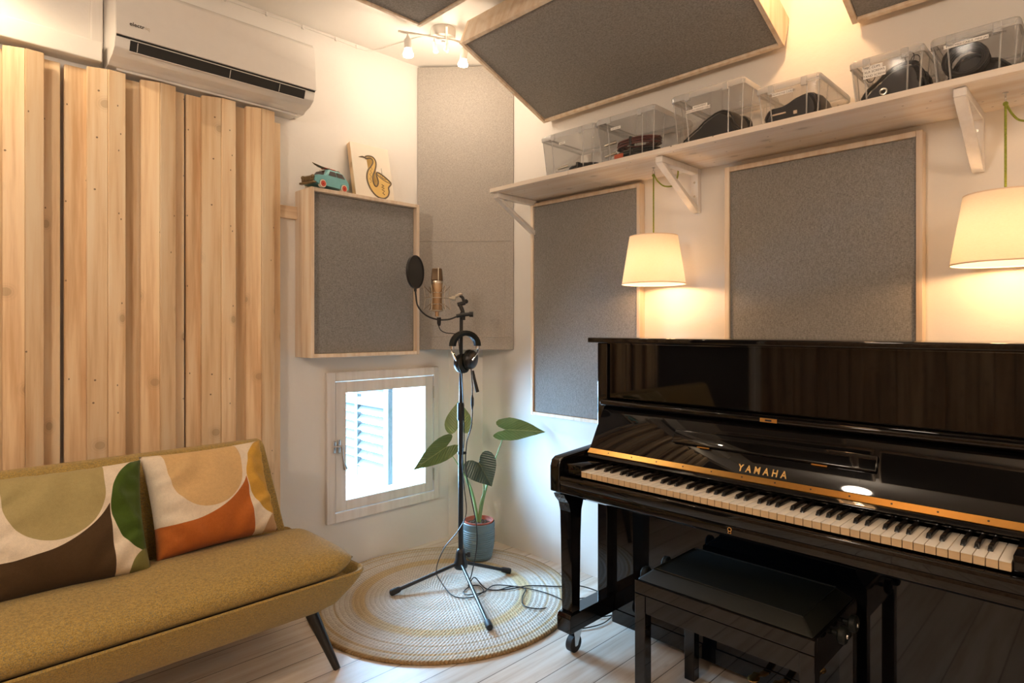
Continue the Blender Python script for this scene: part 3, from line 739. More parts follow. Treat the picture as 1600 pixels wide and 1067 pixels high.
# ================================================================== STORAGE BOXES
def box_mesh(w_, d_, h_, name, loc, label, lid=True):
    """w_ along y, d_ along x (from the shelf front back), h_ up; origin front-centre bottom"""
    t = thing(name, label, 'storage box', loc, 'clear plastic boxes on the shelf')
    tp = 0.90; wt = 0.0022
    def ring(k, z, ins): # k: taper
        hw = w_/2*k-ins; x0 = d_*(1-k)/2+ins; x1 = d_*(1+k)/2-ins; r = 0.014
        pts = []
        for (cx, cy, a0) in ((x1-r, hw-r, 0), (x0+r, hw-r, PI/2), (x0+r, -hw+r, PI), (x1-r, -hw+r, 1.5*PI)):
            for j in range(5):
                a = a0+j*PI/8; pts.append((cx+r*math.cos(a), cy+r*math.sin(a), z))
        return pts
    b = B(); bm = b.bm
    levels = [(tp-0.01, 0.0, 0.0), (tp, 0.004, 0.0), (0.985, h_-0.02, 0.0)]
    rs = [[bm.verts.new(p) for p in ring(*l)] for l in [(k, z, i) for (k, z, i) in levels]]
    n = len(rs[0])
    for a, c in zip(rs, rs[1:]):
        for k in range(n): bm.faces.new((a[k], a[(k+1) % n], c[(k+1) % n], c[k]))
    bm.faces.new(rs[0][::-1])
    bd = obj('box_body', b, 'clear', t, smooth=True, local=True)
    # ribs
    rb = B()
    for fy in (-0.30, 0.30):
        y0 = fy*w_
        rb.tube([(d_*(1-tp)/2-0.001, y0*tp, 0.006), (d_*0.0075-0.001, y0, h_-0.022)], 0.0022, 6)
        rb.tube([(d_*(1+tp)/2+0.001, y0*tp, 0.006), (d_*0.9925+0.001, y0, h_-0.022)], 0.0022, 6)
    for s_ in (-1, 1):
        rb.tube([(d_*0.25, s_*(w_/2*tp+0.001), 0.006), (d_*0.25, s_*(w_/2*0.985+0.001), h_-0.022)], 0.0018, 6)
    for (cx, cy) in ((0, -1), (0, 1), (1, -1), (1, 1)):
        xx = lambda k: d_*(1-k)/2+0.004 if cx == 0 else d_*(1+k)/2-0.004
        rb.tube([(xx(tp), cy*(w_/2*tp-0.004), 0.004), (xx(0.985), cy*(w_/2*0.985-0.004), h_-0.022)], 0.0024, 6)
    rb.tube(ring(tp, 0.004, 0.002), 0.0024, 6, closed=True)
    obj('rib', rb, 'clearrim', bd, smooth=True, local=True)
    # lid with rolled rim and clips
    l = B(); bm = l.bm
    rr = [[bm.verts.new(p) for p in ring(k, z, i)] for (k, z, i) in ((1.015, h_-0.026, 0.0), (1.02, h_-0.010, 0.0), (1.0, h_-0.002, 0.002), (0.96, h_-0.003, 0.002), (0.93, h_-0.010, 0.002), (0.93, h_-0.012, 0.002), (0.97, h_-0.006, 0.002), (1.0, h_-0.012, 0.0), (1.0, h_-0.026, 0.0))]
    for a, c in zip(rr, rr[1:]+[rr[0]]):
        for k in range(n): bm.faces.new((a[k], a[(k+1) % n], c[(k+1) % n], c[k]))
    ld = obj('lid', l, 'clearrim', t, smooth=True, local=True)
    l = B(); l.box(d_*0.04, d_*0.96, -w_/2*0.92, w_/2*0.92, h_-0.0118, h_-0.0102); obj('lid_top', l, 'clear', ld, local=True)
    for fy in (-0.26, 0.26):
        l = B(); l.box(-0.006, 0.004, fy*w_-0.010, fy*w_+0.010, h_-0.034, h_-0.006, 0.002)
        obj('clip', l, 'clearrim', t, local=True)
    return t
def front_label(t, w_, d_, h_, yc, zc, lw, lines, lh=0.0105, tilt=0.0):
    tp = 0.90; k = tp+(0.985-tp)*(zc/(h_-0.02)); x = d_*(1-k)/2-0.0026
    for i, (txt, wd, dy) in enumerate(lines):
        z = zc-i*(lh+0.0004)
        R = Matrix.Translation((x, yc+dy, z)) @ Matrix.Rotation(tilt, 4, 'X')
        lb = B(); lb.box(-0.0004, 0.0002, -wd/2, wd/2, -lh/2, lh/2, M4=R)
        o = obj('paper_label', lb, 'paper', t, local=True)
        m4 = R @ frame4((0, -1, 0), (0, 0, 1), (-0.0007, 0, -lh*0.28))
        tx = textmesh(txt, lh*0.78, m4, 0.00008, 0.0)
        obj('lettering', tx, 'printdark', o, local=True)
# cable contents
def coil(name, label, c, ry, rx, turns, h_, r, mat, group=None, jit=0.004, upright=False, extras=None, kind='cable'):
    t = thing(name, label, kind, (c[0], c[1], c[2]), group)
    pts = []; n = turns*16
    rnd = random.Random(int(c[1]*1000))
    for k in range(n+1):
        a = 2*PI*k/16; f = k/n; layer = (int(a/(2*PI)) % 3)
        s_ = 1 - 0.10*layer + rnd.uniform(-0.02, 0.02)
        x = rx*s_*math.cos(a); y = ry*s_*math.sin(a); z = r + f*(h_-2*r) + rnd.uniform(0, jit)
        if upright: x, y, z = (f-0.5)*h_*1.0, ry*s_*math.sin(a), r+rx+rx*s_*math.cos(a)+0.002
        pts.append((x, y, z))
    obj('cable_loops', B().tube(pts, r, 7), mat, t, smooth=True, local=True)
    ti = B(); ti.box(-rx*1.02-r, -rx*0.70, -0.006, 0.006, 0.001, h_+r, 0.002)
    if not upright: obj('cable_tie', ti, 'cable', t, local=True)
    pl = B(); pl.cyl((-rx*0.6, ry*0.9, h_+0.006), (-rx*0.9, ry*1.15+0.01, h_*0.7+0.006), 0.0065, 12); pl.cyl((-rx*0.9, ry*1.15+0.01, h_*0.7+0.006), (-rx*0.98, ry*1.15+0.022, h_*0.65+0.004), 0.0045, 10)
    if not upright: obj('plug', pl, 'nickel', t, smooth=True, local=True)
    return t
ZS = 1.9685
def sbox(y0, y1, h_, label, d_=0.31):
    w_ = (y0-y1)/0.94
    return box_mesh(w_, d_, h_, 'storage_box', (2.142, (y0+y1)/2, ZS), label), w_, d_, h_
t, w_, d_, h_ = sbox(1.955, 1.660, 0.190, 'clear plastic box at the left end of the shelf holding one flat black coil')
front_label(t, w_, d_, h_, 0.03, 0.135, 0.05, [('MULTI', 0.036, 0)])
t, w_, d_, h_ = sbox(1.632, 1.355, 0.192, 'clear plastic box with maroon cable lying on black cable')
front_label(t, w_, d_, h_, 0.045, 0.135, 0.05, [('XLR SHORT', 0.050, 0)])
t, w_, d_, h_ = sbox(1.262, 0.985, 0.195, 'clear plastic box with two paper labels right of the gap, above the middle bracket')
front_label(t, w_, d_, h_, 0.035, 0.130, 0.05, [('INSTRUMENT', 0.060, -0.008), ('LEADS AND SPEAKER CABLES', 0.100, 0)])
t, w_, d_, h_ = sbox(0.925, 0.725, 0.135, 'small clear plastic box with brown-black cables and one label')
front_label(t, w_, d_, h_, 0.018, 0.095, 0.05, [('HEADPHONE CABLES', 0.072, 0)], lh=0.0115)
t, w_, d_, h_ = sbox(0.625, 0.436, 0.136, 'small clear plastic box with three-line white label full of black clips')
front_label(t, w_, d_, h_, 0.030, 0.100, 0.05, [('MIC CLIPS', 0.056, 0.006), ('XLR SCREWS', 0.062, 0), ('STAND SCREWS', 0.062, 0)], lh=0.0125)
t, w_, d_, h_ = sbox(0.408, 0.215, 0.136, 'small clear plastic box with a long white label above black cable, beside the right edge')
front_label(t, w_, d_, h_, 0.018, 0.100, 0.05, [('1/4IN JACK, 5 PIN MIDI CABLE, MINI JACK ADAPTS', 0.104, 0)], lh=0.0105)
t, w_, d_, h_ = sbox(0.185, 0.000, 0.136, 'clear plastic box cut by the right edge of the photo, past the long-labelled one')

zc = ZS+0.0068
coil('coiled_cable', 'flat black coiled cable in the leftmost box', (2.235, 1.770, zc), 0.085, 0.060, 6, 0.030, 0.0045, 'cable')
bl = B(); bl.box(2.165, 2.205, 1.80, 1.87, zc, zc+0.006, 0.002)
tag(obj('cable_tag', bl, 'bluecable', origin=(2.19, 1.84, zc)), 'small blue tag under the coil in the leftmost box', 'tag')
coil('coiled_cable', 'black coiled cable under the maroon one', (2.240, 1.485, zc), 0.098, 0.062, 7, 0.036, 0.0050, 'cable')
coil('coiled_cable', 'maroon coiled cable lying on a black coil', (2.240, 1.485, zc+0.050), 0.100, 0.062, 7, 0.034, 0.0048, 'redcable')
bl = B(); bl.box(2.164, 2.167, 1.515, 1.560, zc, zc+0.022)
tag(obj('sticker', bl, 'redsticker', origin=(2.166, 1.54, zc)), 'red sticker at the foot of the maroon cable box', 'sticker')
def bag(label, c, pts, wdt, mat='cable', seed=1, name='cable_bag', cat='bag'):
    """soft crumpled lump: cross-section outline pts in (y,z), extruded along x and roughened"""
    rnd = random.Random(seed); b = B(); n = len(pts); rings = []
    P = smoothpath([(0, p[0], p[1]) for p in pts], 5, True)
    for q, s_ in ((0.0, 0.80), (0.12, 0.95), (0.35, 1.0), (0.65, 0.98), (0.88, 0.9), (1.0, 0.7)):
        cy = sum(p.y for p in P)/len(P)
        rings.append([b.bm.verts.new((q*wdt, cy+(p.y-cy)*s_+rnd.uniform(-.0022, .0022), max(0.0006, p.z*s_+rnd.uniform(-.0022, .0022)))) for p in P])
    m = len(P)
    for a, c2 in zip(rings, rings[1:]):
        for k in range(m): b.bm.faces.new((a[k], a[(k+1) % m], c2[(k+1) % m], c2[k]))
    b.bm.faces.new(rings[0][::-1]); b.bm.faces.new(rings[-1])
    o = obj(name, b, mat, smooth=True); o.location = c
    lp_ = B()
    for q in range(9):
        xx = 0.004+wdt*0.85*(q/8)**1.2; k_ = rnd.uniform(0.84, 0.99); dz = rnd.uniform(-0.006, 0.004)
        cy = sum(p.y for p in P)/len(P)
        lp_.tube([(xx+rnd.uniform(-.002, .002), cy+(p.y-cy)*k_, max(0.0050, p.z*k_+dz*(p.z > 0.02))) for p in P], 0.0036, 6, closed=True)
    ch = obj('cable_loops', lp_, mat, smooth=True); ch.parent = o
    return tag(o, label, cat)
bag('black heap of bundled leads in the box with two labels', (2.168, 1.120, zc), [(0.105, 0.0), (0.105, 0.022), (0.060, 0.050), (0.030, 0.072), (-0.010, 0.092), (-0.050, 0.100), (-0.085, 0.080), (-0.100, 0.040), (-0.105, 0.0)], 0.16, seed=3, name='lead_bundle', cat='cable')
coil('coiled_cable', 'black cable loop on end beside the heap of leads', (2.300, 1.06, zc), 0.040, 0.045, 5, 0.02, 0.004, 'cable', upright=True)
bag('dark brown cables stacked in the small box left of the clips', (2.165, 0.822, zc), [(0.080, 0.0), (0.082, 0.050), (0.030, 0.056), (-0.030, 0.078), (-0.078, 0.076), (-0.082, 0.0)], 0.20, seed=5, name='cable_stack', cat='cable')
ob = B(); ob.box(2.160, 2.164, 0.838, 0.885, zc+0.022, zc+0.027, 0.001); ob.box(2.160, 2.164, 0.80, 0.812, zc+0.012, zc+0.024, 0.001)
tag(obj('cable_strap', ob, 'toycream', origin=(2.16, 0.86, zc+0.02)), 'cream strap across the dark brown cables', 'strap')
bag('black lump of clamps behind the three-line label', (2.170, 0.520, zc), [(0.075, 0.0), (0.072, 0.030), (0.040, 0.055), (0.0, 0.085), (-0.040, 0.092), (-0.072, 0.080), (-0.080, 0.040), (-0.080, 0.0)], 0.17, seed=8, name='clamp_bundle', cat='clamps')
for (y, z, lab) in ((0.575, 0.075, 'square wire clip sticking up left of the three-line label'), (0.470, 0.105, 'wire clip sticking up right of the three-line label'), (0.455, 0.092, 'lower wire clip at the right end of the lump of clamps')):
    cl = B(); cl.tube([(2.160, y+0.012*math.cos(a), zc+z+0.016*math.sin(a)-0.006) for a in [2*PI*k/12 for k in range(12)]], 0.0014, 6, closed=True)
    tag(obj('wire_clip', cl, 'cable', origin=(2.160, y, zc+z)), lab, 'clip', 'wire clips in the box of clamps')
cl = B(); cl.tube([(2.160, 0.540+0.009*math.cos(a), zc+0.0145+0.009*math.sin(a)) for a in [2*PI*k/16 for k in range(16)]], 0.003, 6, closed=True)
tag(obj('metal_ring', cl, 'nickel', origin=(2.160, 0.54, zc+0.014)), 'small silver ring under the three-line label', 'ring')
coil('coiled_cable', 'large black cable loop on end in the long-labelled box', (2.185, 0.335, zc), 0.052, 0.046, 9, 0.05, 0.0045, 'cable', upright=True)
bag('black coil of thick cable inside the long-labelled box', (2.215, 0.315, zc), [(0.062, 0.0), (0.058, 0.05), (0.03, 0.083), (-0.005, 0.080), (-0.03, 0.06), (-0.062, 0.045), (-0.078, 0.0)], 0.15, seed=11, name='cable_bundle', cat='cable')

# ================================================================== AIR CONDITIONER
ax0, ax1 = 0.562, 1.366
t = thing('air_conditioner', 'white wall air conditioner above the wooden slatted panels', 'air conditioner', (0.96, YL, 2.28))
body = [(2.888, 2.585), (2.760, 2.588), (2.715, 2.580), (2.700, 2.560), (2.690, 2.45), (2.686, 2.356), (2.700, 2.320), (2.735, 2.300), (2.780, 2.290), (2.800, 2.280), (2.888, 2.280)]
obj('air_conditioner_body', B().prism(body, 'x', ax0, ax1, 0.004, 2), 'plastic', t, smooth=True)
fp = [(2.760, 2.590), (2.712, 2.584), (2.693, 2.562), (2.682, 2.45), (2.674, 2.362), (2.684, 2.362), (2.692, 2.45), (2.702, 2.558), (2.718, 2.576), (2.760, 2.582)]
obj('front_cover', B().prism(fp, 'x', ax0+0.001, ax1-0.001, 0.0012, 1), 'plastic', t, smooth=True)
obj('cover_gap', B().box(ax0+0.004, ax1-0.004, 2.681, 2.69, 2.356, 2.3615), 'darkvent', t)
vt = B(); vt.hexa([(ax0+0.05, 2.6835, 2.352), (ax1-0.05, 2.6835, 2.352), (ax1-0.05, 2.692, 2.352), (ax0+0.05, 2.692, 2.352),
                   (ax0+0.05, 2.698, 2.316), (ax1-0.05, 2.698, 2.316), (ax1-0.05, 2.708, 2.318), (ax0+0.05, 2.708, 2.318)])
obj('air_outlet', vt, 'darkvent', t)
vt = B()
for zz, yy in ((2.3535, 2.6825), (2.3145, 2.6985)): vt.tube([(ax0+0.048, yy, zz), (ax1-0.048, yy, zz)], 0.0018, 6)
for xx in (ax0+0.075, ax0+0.42, ax1-0.17): vt.tube([(xx, 2.6835, 2.348), (xx, 2.697, 2.318)], 0.0012, 6)
obj('outlet_louvre', vt, 'plastic', t, smooth=True)
obj('drip_tray', B().box(ax0+0.03, ax1-0.03, 2.808, 2.887, 2.270, 2.2798, 0.003), 'plastic', t)
zt = 2.406
mm = frame4((1, 0, 0), (0, 0.10, 1), (0.607, 2.6768, zt))
obj('lettering', textmesh('electr', 0.0215, mm, 0.0003, 0.0003, align='LEFT'), 'printdark', t)
mm = frame4((1, 0, 0), (0, 0.10, 1), (0.6605, 2.6768, zt))
obj('lettering', textmesh('iq', 0.0215, mm, 0.0003, 0.0, align='LEFT'), 'printpale', t)

# ================================================================== CEILING SPOTS
t = thing('ceiling_spotlight', 'white four-armed ceiling spotlight fitting in the corner with two lit bulbs', 'lamp', (1.93, 2.44, ZC))
rs = B(); rs.lathe([(0.0, ZC-0.0005), (0.062, ZC-0.0005), (0.064, ZC-0.012), (0.060, ZC-0.046), (0.052, ZC-0.052), (0, ZC-0.053)], (1.93, 2.44, 0), 32)
obj('ceiling_rose', rs, 'white', t, smooth=True)
ar = B(); ar.cyl((1.700, 2.500, 2.694), (2.080, 2.330, 2.694), 0.006, 10); ar.cyl((1.93, 2.44, 2.694), (1.93, 2.44, 2.72), 0.010, 12)
ar.cyl((1.84, 2.30, 2.700), (2.02, 2.52, 2.700), 0.006, 10)
obj('crossbar', ar, 'white', t, smooth=True)
def head(p, d, lit):
    d = Vector(d).normalized(); p = Vector(p)
    j = p + Vector((0, 0, -0.018)); k = 1.0 if lit else 0.55
    h = B(); h.cyl(p, j, 0.004, 8); h.sphere(j, 0.007, 10)
    h.tube([j, j+d*0.010, j+d*0.016, j+d*0.060*k], 0.018, 20, r_list=[0.007, 0.012*k, 0.018*k, 0.019*k])
    hd = obj('lamp_head', h, 'white', t, smooth=True)
    q = j+d*0.058*k
    g = B(); g.tube([q, q+d*0.012*k, q+d*0.028*k, q+d*0.038*k, q+d*0.042*k], 0.02, 20, r_list=[0.016*k, 0.019*k, 0.0265*k, 0.024*k, 0.010*k])
    obj('light_bulb', g, 'spotbulb' if lit else 'white', hd, smooth=True)
    if lit: light('spot_bulb_light', 'POINT', tuple(q+d*0.070), lit[0], (1.0, 0.80, 0.60), 0.028)
head((1.743, 2.481, 2.694), (0.02, -0.02, -1), (3.0, 0))
head((1.862, 2.427, 2.690), (0.45, 0.35, -0.5), None)
head((2.005, 2.364, 2.694), (0.10, 0.25, -0.95), (3.6, 0))
head((1.900, 2.372, 2.694), (0.3, 0.5, -0.5), None)
# white cable clipped along the top of the left wall, running out to the fitting
cb = B()
cb.tube(smoothpath([(0.60, 2.884, 2.742), (0.9, 2.884, 2.744), (1.2, 2.884, 2.742), (1.5, 2.884, 2.746), (1.72, 2.884, 2.740), (1.80, 2.870, 2.752), (1.84, 2.75, 2.754), (1.88, 2.60, 2.755), (1.92, 2.50, 2.752)], 6), 0.0032, 6)
t2 = thing('lighting_cable', 'thin white cable clipped along the top of the left wall', 'cable', (1.2, 2.884, 2.74))
obj('cable_run', cb, 'white', t2, smooth=True)
for x in (1.03, 1.22, 1.40, 1.58, 1.70):
    cb = B(); cb.box(x-0.005, x+0.005, 2.878, 2.8885, 2.735, 2.752, 0.001); obj('cable_clip', cb, 'white', t2)
# spot fitting above the left edge (washes the slatted wood)
t = thing('wall_spotlight', 'white spotlight above the slatted panels, just out of frame at the upper left', 'lamp', (0.02, 2.60, ZC))
h = B(); h.cyl((0.02, 2.60, ZC-0.001), (0.02, 2.60, 2.66), 0.006, 8); h.lathe([(0, ZC-0.001), (0.04, ZC-0.001), (0.04, ZC-0.02), (0, ZC-0.02)], (0.02, 2.60, 0), 24)
h.tube([(0.02, 2.60, 2.665), (0.02, 2.605, 2.61)], 0.02, 18)
obj('lamp_head', h, 'white', t, smooth=True)
h = B(); h.tube([(0.02, 2.605, 2.612), (0.02, 2.608, 2.585)], 0.02, 18, r_list=[0.018, 0.026]); obj('light_bulb', h, 'spotbulb', t, smooth=True)
light('spot_bulb_light', 'SPOT', (0.02, 2.61, 2.57), 15, (1.0, 0.78, 0.52), 0.03, (0.05, 2.74, 1.0), 165, 0.5)
t = thing('ceiling_spotlight', 'white ceiling spotlight between the two slanting ceiling panels, above the frame', 'lamp', (2.12, 0.825, ZC))
h = B(); h.lathe([(0, ZC-0.001), (0.035, ZC-0.001), (0.035, ZC-0.02), (0, ZC-0.02)], (2.12, 0.825, 0), 24); h.cyl((2.12, 0.825, ZC-0.02), (2.12, 0.825, 2.715), 0.006, 8); h.tube([(2.12, 0.825, 2.718), (2.13, 0.825, 2.68)], 0.019, 18)
obj('lamp_head', h, 'white', t, smooth=True)
h = B(); h.tube([(2.13, 0.825, 2.682), (2.137, 0.825, 2.660)], 0.02, 18, r_list=[0.018, 0.026]); obj('light_bulb', h, 'spotbulb', t, smooth=True)
light('spot_bulb_light', 'POINT', (2.10, 0.825, 2.625), 9, (1.0, 0.57, 0.27), 0.03)
# glowing globes added out of view behind the camera as fill light
for (x, y, z, r, st, lab) in ((-0.95, 0.95, 2.20, 0.17, FILL_GLOBE1, 'added fill globe, unseen behind the camera over the sofa side'), (0.75, -0.85, 2.25, 0.15, FILL_GLOBE2, 'added fill globe, unseen behind the camera over the piano side')):
    t = thing('added_fill_globe', lab, 'lamp', (x, y, ZC), 'added fill globes behind the camera')
    obj('fill_globe_cord', B().cyl((x, y, z+r), (x, y, ZC-0.001), 0.003, 8), 'white', t)
    g = B(); g.sphere((x, y, z), r, 32); obj('fill_globe', g, emis('fill_globe_glow', (1.0, 0.83, 0.66) if x < 0 else (1.0, 0.72, 0.48), st), t, smooth='all')

# ================================================================== UPRIGHT PIANO
PY1, PY0 = 1.550, 0.045      # left and right ends
IY1, IY0 = 1.502, 0.093      # inside the cheeks
KY1, KY0 = 1.411, 0.186      # keyboard
t = thing('upright_piano', 'polished black upright piano with open keyboard against the right wall', 'piano', (2.2, 0.8, 0.0)); PIANO = t
for (a, b_) in ((IY1, PY1), (PY0, IY0)):
    obj('side_panel', B().box(2.034, 2.405, a, b_, 0.10, 1.194, 0.003), 'black', t)
for (a, b_) in ((IY1+0.002, PY1), (PY0, IY0-0.002)):
    pr = [(1.740, 0.640), (1.738, 0.735), (1.746, 0.757), (1.765, 0.768), (2.0335, 0.785), (2.0335, 0.632), (1.760, 0.632)]
    obj('cheek', B().prism(pr, 'y', a, b_, 0.004, 3), 'black', t, smooth=True)
obj('top_lid', B().box(1.995, 2.412, 0.025, 1.572, 1.1955, 1.216, 0.004, 3), 'black', t, smooth=True)
obj('upper_panel', B().box(2.046, 2.060, IY0+0.002, IY1-0.002, 0.972, 1.190), 'black', t)
obj('panel_rail', B().box(2.038, 2.060, IY0+0.002, IY1-0.002, 1.1905, 1.1945), 'black', t)
ms = obj('music_shelf', B().prism([(1.984, 0.950), (1.984, 0.962), (1.992, 0.968), (2.044, 0.970), (2.044, 0.944), (2.000, 0.940)], 'y', IY0+0.002, IY1-0.002, 0.002, 2), 'black', t, smooth=True)
lk = B(); lk.box(1.9815, 1.984, 0.796, 0.851, 0.9495, 0.9625, 0.0008); obj('lock_plate', lk, 'brass', ms)
lk = B(); lk.box(1.9808, 1.9822, 0.813, 0.834, 0.953, 0.959, 0.0004); obj('lock_slot', lk, 'darkvent', ms)
# fallboard: sloping panel between music shelf and gold hinge
fbx0, fbz0, fbx1, fbz1 = 1.918, 0.784, 2.004, 0.932
fall = obj('fallboard', B().prism([(fbx0, fbz0), (fbx1, fbz1), (fbx1+0.018, fbz1), (fbx1+0.020, fbz1-0.02), (fbx0+0.020, fbz0-0.004)], 'y', IY0+0.003, IY1-0.003, 0.002, 2), 'black', t, smooth=True)
obj('fallboard_rail', B().prism([(2.000, 0.9325), (2.012, 0.9395), (2.040, 0.9395), (2.040, 0.925), (2.024, 0.9325)], 'y', IY0+0.003, IY1-0.003), 'black', t)
sl = Vector((fbx1-fbx0, 0, fbz1-fbz0)).normalized(); nf = Vector((-sl.z, 0, sl.x))
def onfall(zv, off=0.0):
    f = (zv-fbz0)/(fbz1-fbz0); return Vector((fbx0+f*(fbx1-fbx0), 0, zv)) + nf*off
# folded music ledge lying on the fallboard
p0 = onfall(0.843); p1 = onfall(0.886)
ld = B()
pts = []
for (yy) in (0.504, 1.150):
    pts.append((p0+Vector((0, yy, 0)), p0+nf*0.014+Vector((0, yy, 0)), p1+nf*0.014+Vector((0, yy, 0)), p1+Vector((0, yy, 0))))
a, b_ = pts
ld.hexa([a[0]+nf*0.0003, a[1], b_[1], b_[0]+nf*0.0003, a[3]+nf*0.0003, a[2], b_[2], b_[3]+nf*0.0003], 0.004, 3)
led = obj('music_ledge', ld, 'black', t, smooth=True)
for yy in (1.03, 0.655):
    q = onfall(0.841, 0.010); lh = B(); lh.box(q.x-0.002, q.x+0.002, yy-0.022, yy+0.022, q.z-0.003, q.z+0.001)
    obj('ledge_hinge', lh, 'brass', led)
m4 = frame4((0, -1, 0), tuple(sl), tuple(onfall(0.792, 0.0006)+Vector((0, 0.821, 0))))
# lettering face: spaced slanted capitals
obj('lettering', textmesh('YAMAHA', 0.0325, m4 @ Matrix.Diagonal((0.80, 1.0, 1.0, 1.0)), 0.0004, 0.0008, spacing=1.72), 'goldflat', fall)
gh = B(); gh.hexa([(1.900, IY0+0.004, 0.7675), (1.9165, IY0+0.004, 0.7825), (1.9165, IY1-0.006, 0.7825), (1.900, IY1-0.006, 0.7675),
                   (1.899, IY0+0.004, 0.7695), (1.9160, IY0+0.004, 0.7845), (1.9160, IY1-0.006, 0.7845), (1.899, IY1-0.006, 0.7695)])
hin = obj('continuous_hinge', gh, 'brass', t)
y = IY1-0.10
while y > IY0+0.05:
    gs = B(); gs.lathe([(0, 0.0008), (0.0028, 0.0008), (0.0028, -0.001), (0, -0.001)], (1.9075, y, 0.7770), 8, Matrix.Rotation(-0.73, 4, 'Y')); y -= 0.105
    obj('hinge_screw', gs, 'printdark', hin)
obj('fallboard_lip', B().prism([(1.886, 0.754), (1.886, 0.758), (1.899, 0.7655), (1.917, 0.7815), (1.945, 0.7815), (1.945, 0.750)], 'y', IY0+0.003, IY1-0.003, 0.002, 2), 'black', t, smooth=True)
obj('key_felt_strip', B().box(1.893, 1.945, KY0, KY1, 0.7465, 0.7495), 'black', t)
for (a, b_) in ((KY1+0.001, IY1-0.001), (IY0+0.001, KY0-0.001)):
    obj('key_block', B().box(1.762, 1.944, a, b_, 0.705, 0.748, 0.003), 'black', t, smooth=True)
obj('key_slip', B().prism([(1.742, 0.668), (1.738, 0.690), (1.741, 0.702), (1.752, 0.705), (1.7535, 0.668)], 'y', IY0+0.001, IY1-0.001, 0.002, 2), 'black', t, smooth=True)
kb = B(); kb.prism([(1.748, 0.636), (1.742, 0.640), (1.742, 0.667), (2.072, 0.667), (2.072, 0.628), (1.760, 0.628)], 'y', IY0+0.001, IY1-0.001, 0.002, 2)
kbd = obj('key_bed', kb, 'black', t, smooth=True)
kh = B(); kh.tube([(1.7402, 0.838+0.0055*math.cos(a), 0.657+0.0055*math.sin(a)) for a in [2*PI*k/16 for k in range(16)]], 0.0012, 6, closed=True)
kh.tube([(1.7402, 0.8345, 0.6515), (1.7402, 0.8335, 0.645), (1.7402, 0.8425, 0.645), (1.7402, 0.8415, 0.6515)], 0.0012, 6)
obj('keyhole_plate', kh, 'brass', kbd)
# keys
pitch = (KY1-KY0)/52
wk = B(); wk.box(-0.004, 0.150, -(pitch/2-0.0008), (pitch/2-0.0008), -0.0025, 0.0, 0.0008, 2)
k0 = obj('white_key', wk, 'ivory', t, smooth=True, local=True)
kf = B(); kf.box(-0.0025, 0.140, -(pitch/2-0.0010), (pitch/2-0.0010), -0.0215, -0.0028)
kw = obj('key_front', kf, 'keywood', k0, local=True)
k0.location = (1.757-2.2, KY1-pitch/2-0.8, 0.7325)
for i in range(1, 52):
    c = k0.copy(); C.objects.link(c); c.parent = t; c.location = (1.757-2.2, KY1-pitch*(i+0.5)-0.8, 0.7325)
    d = kw.copy(); C.objects.link(d); d.parent = c
bk = B(); bk.hexa([(0.0, -0.0057, 0), (0.096, -0.0057, 0), (0.096, 0.0057, 0), (0.0, 0.0057, 0), (0.008, -0.0042, 0.0125), (0.096, -0.0042, 0.0125), (0.096, 0.0042, 0.0125), (0.008, 0.0042, 0.0125)], 0.0012, 2)
b0 = obj('black_key', bk, 'ebony', t, smooth=True, local=True); first = True
# white keys from A0 (left): names cycle A B C D E F G ; black after A, C, D, F, G
nm = 'ABCDEFG'
for i in range(51):
    if nm[i % 7] in 'ACDFG':
        sh_ = {'A': -0.0025, 'C': 0.0022, 'D': -0.0022, 'F': 0.003, 'G': 0.0}[nm[i % 7]]
        loc = (1.803-2.2, KY1-pitch*(i+1)+sh_-0.8, 0.7327)
        if first: b0.location = loc; first = False
        else:
            c = b0.copy(); C.objects.link(c); c.parent = t; c.location = loc
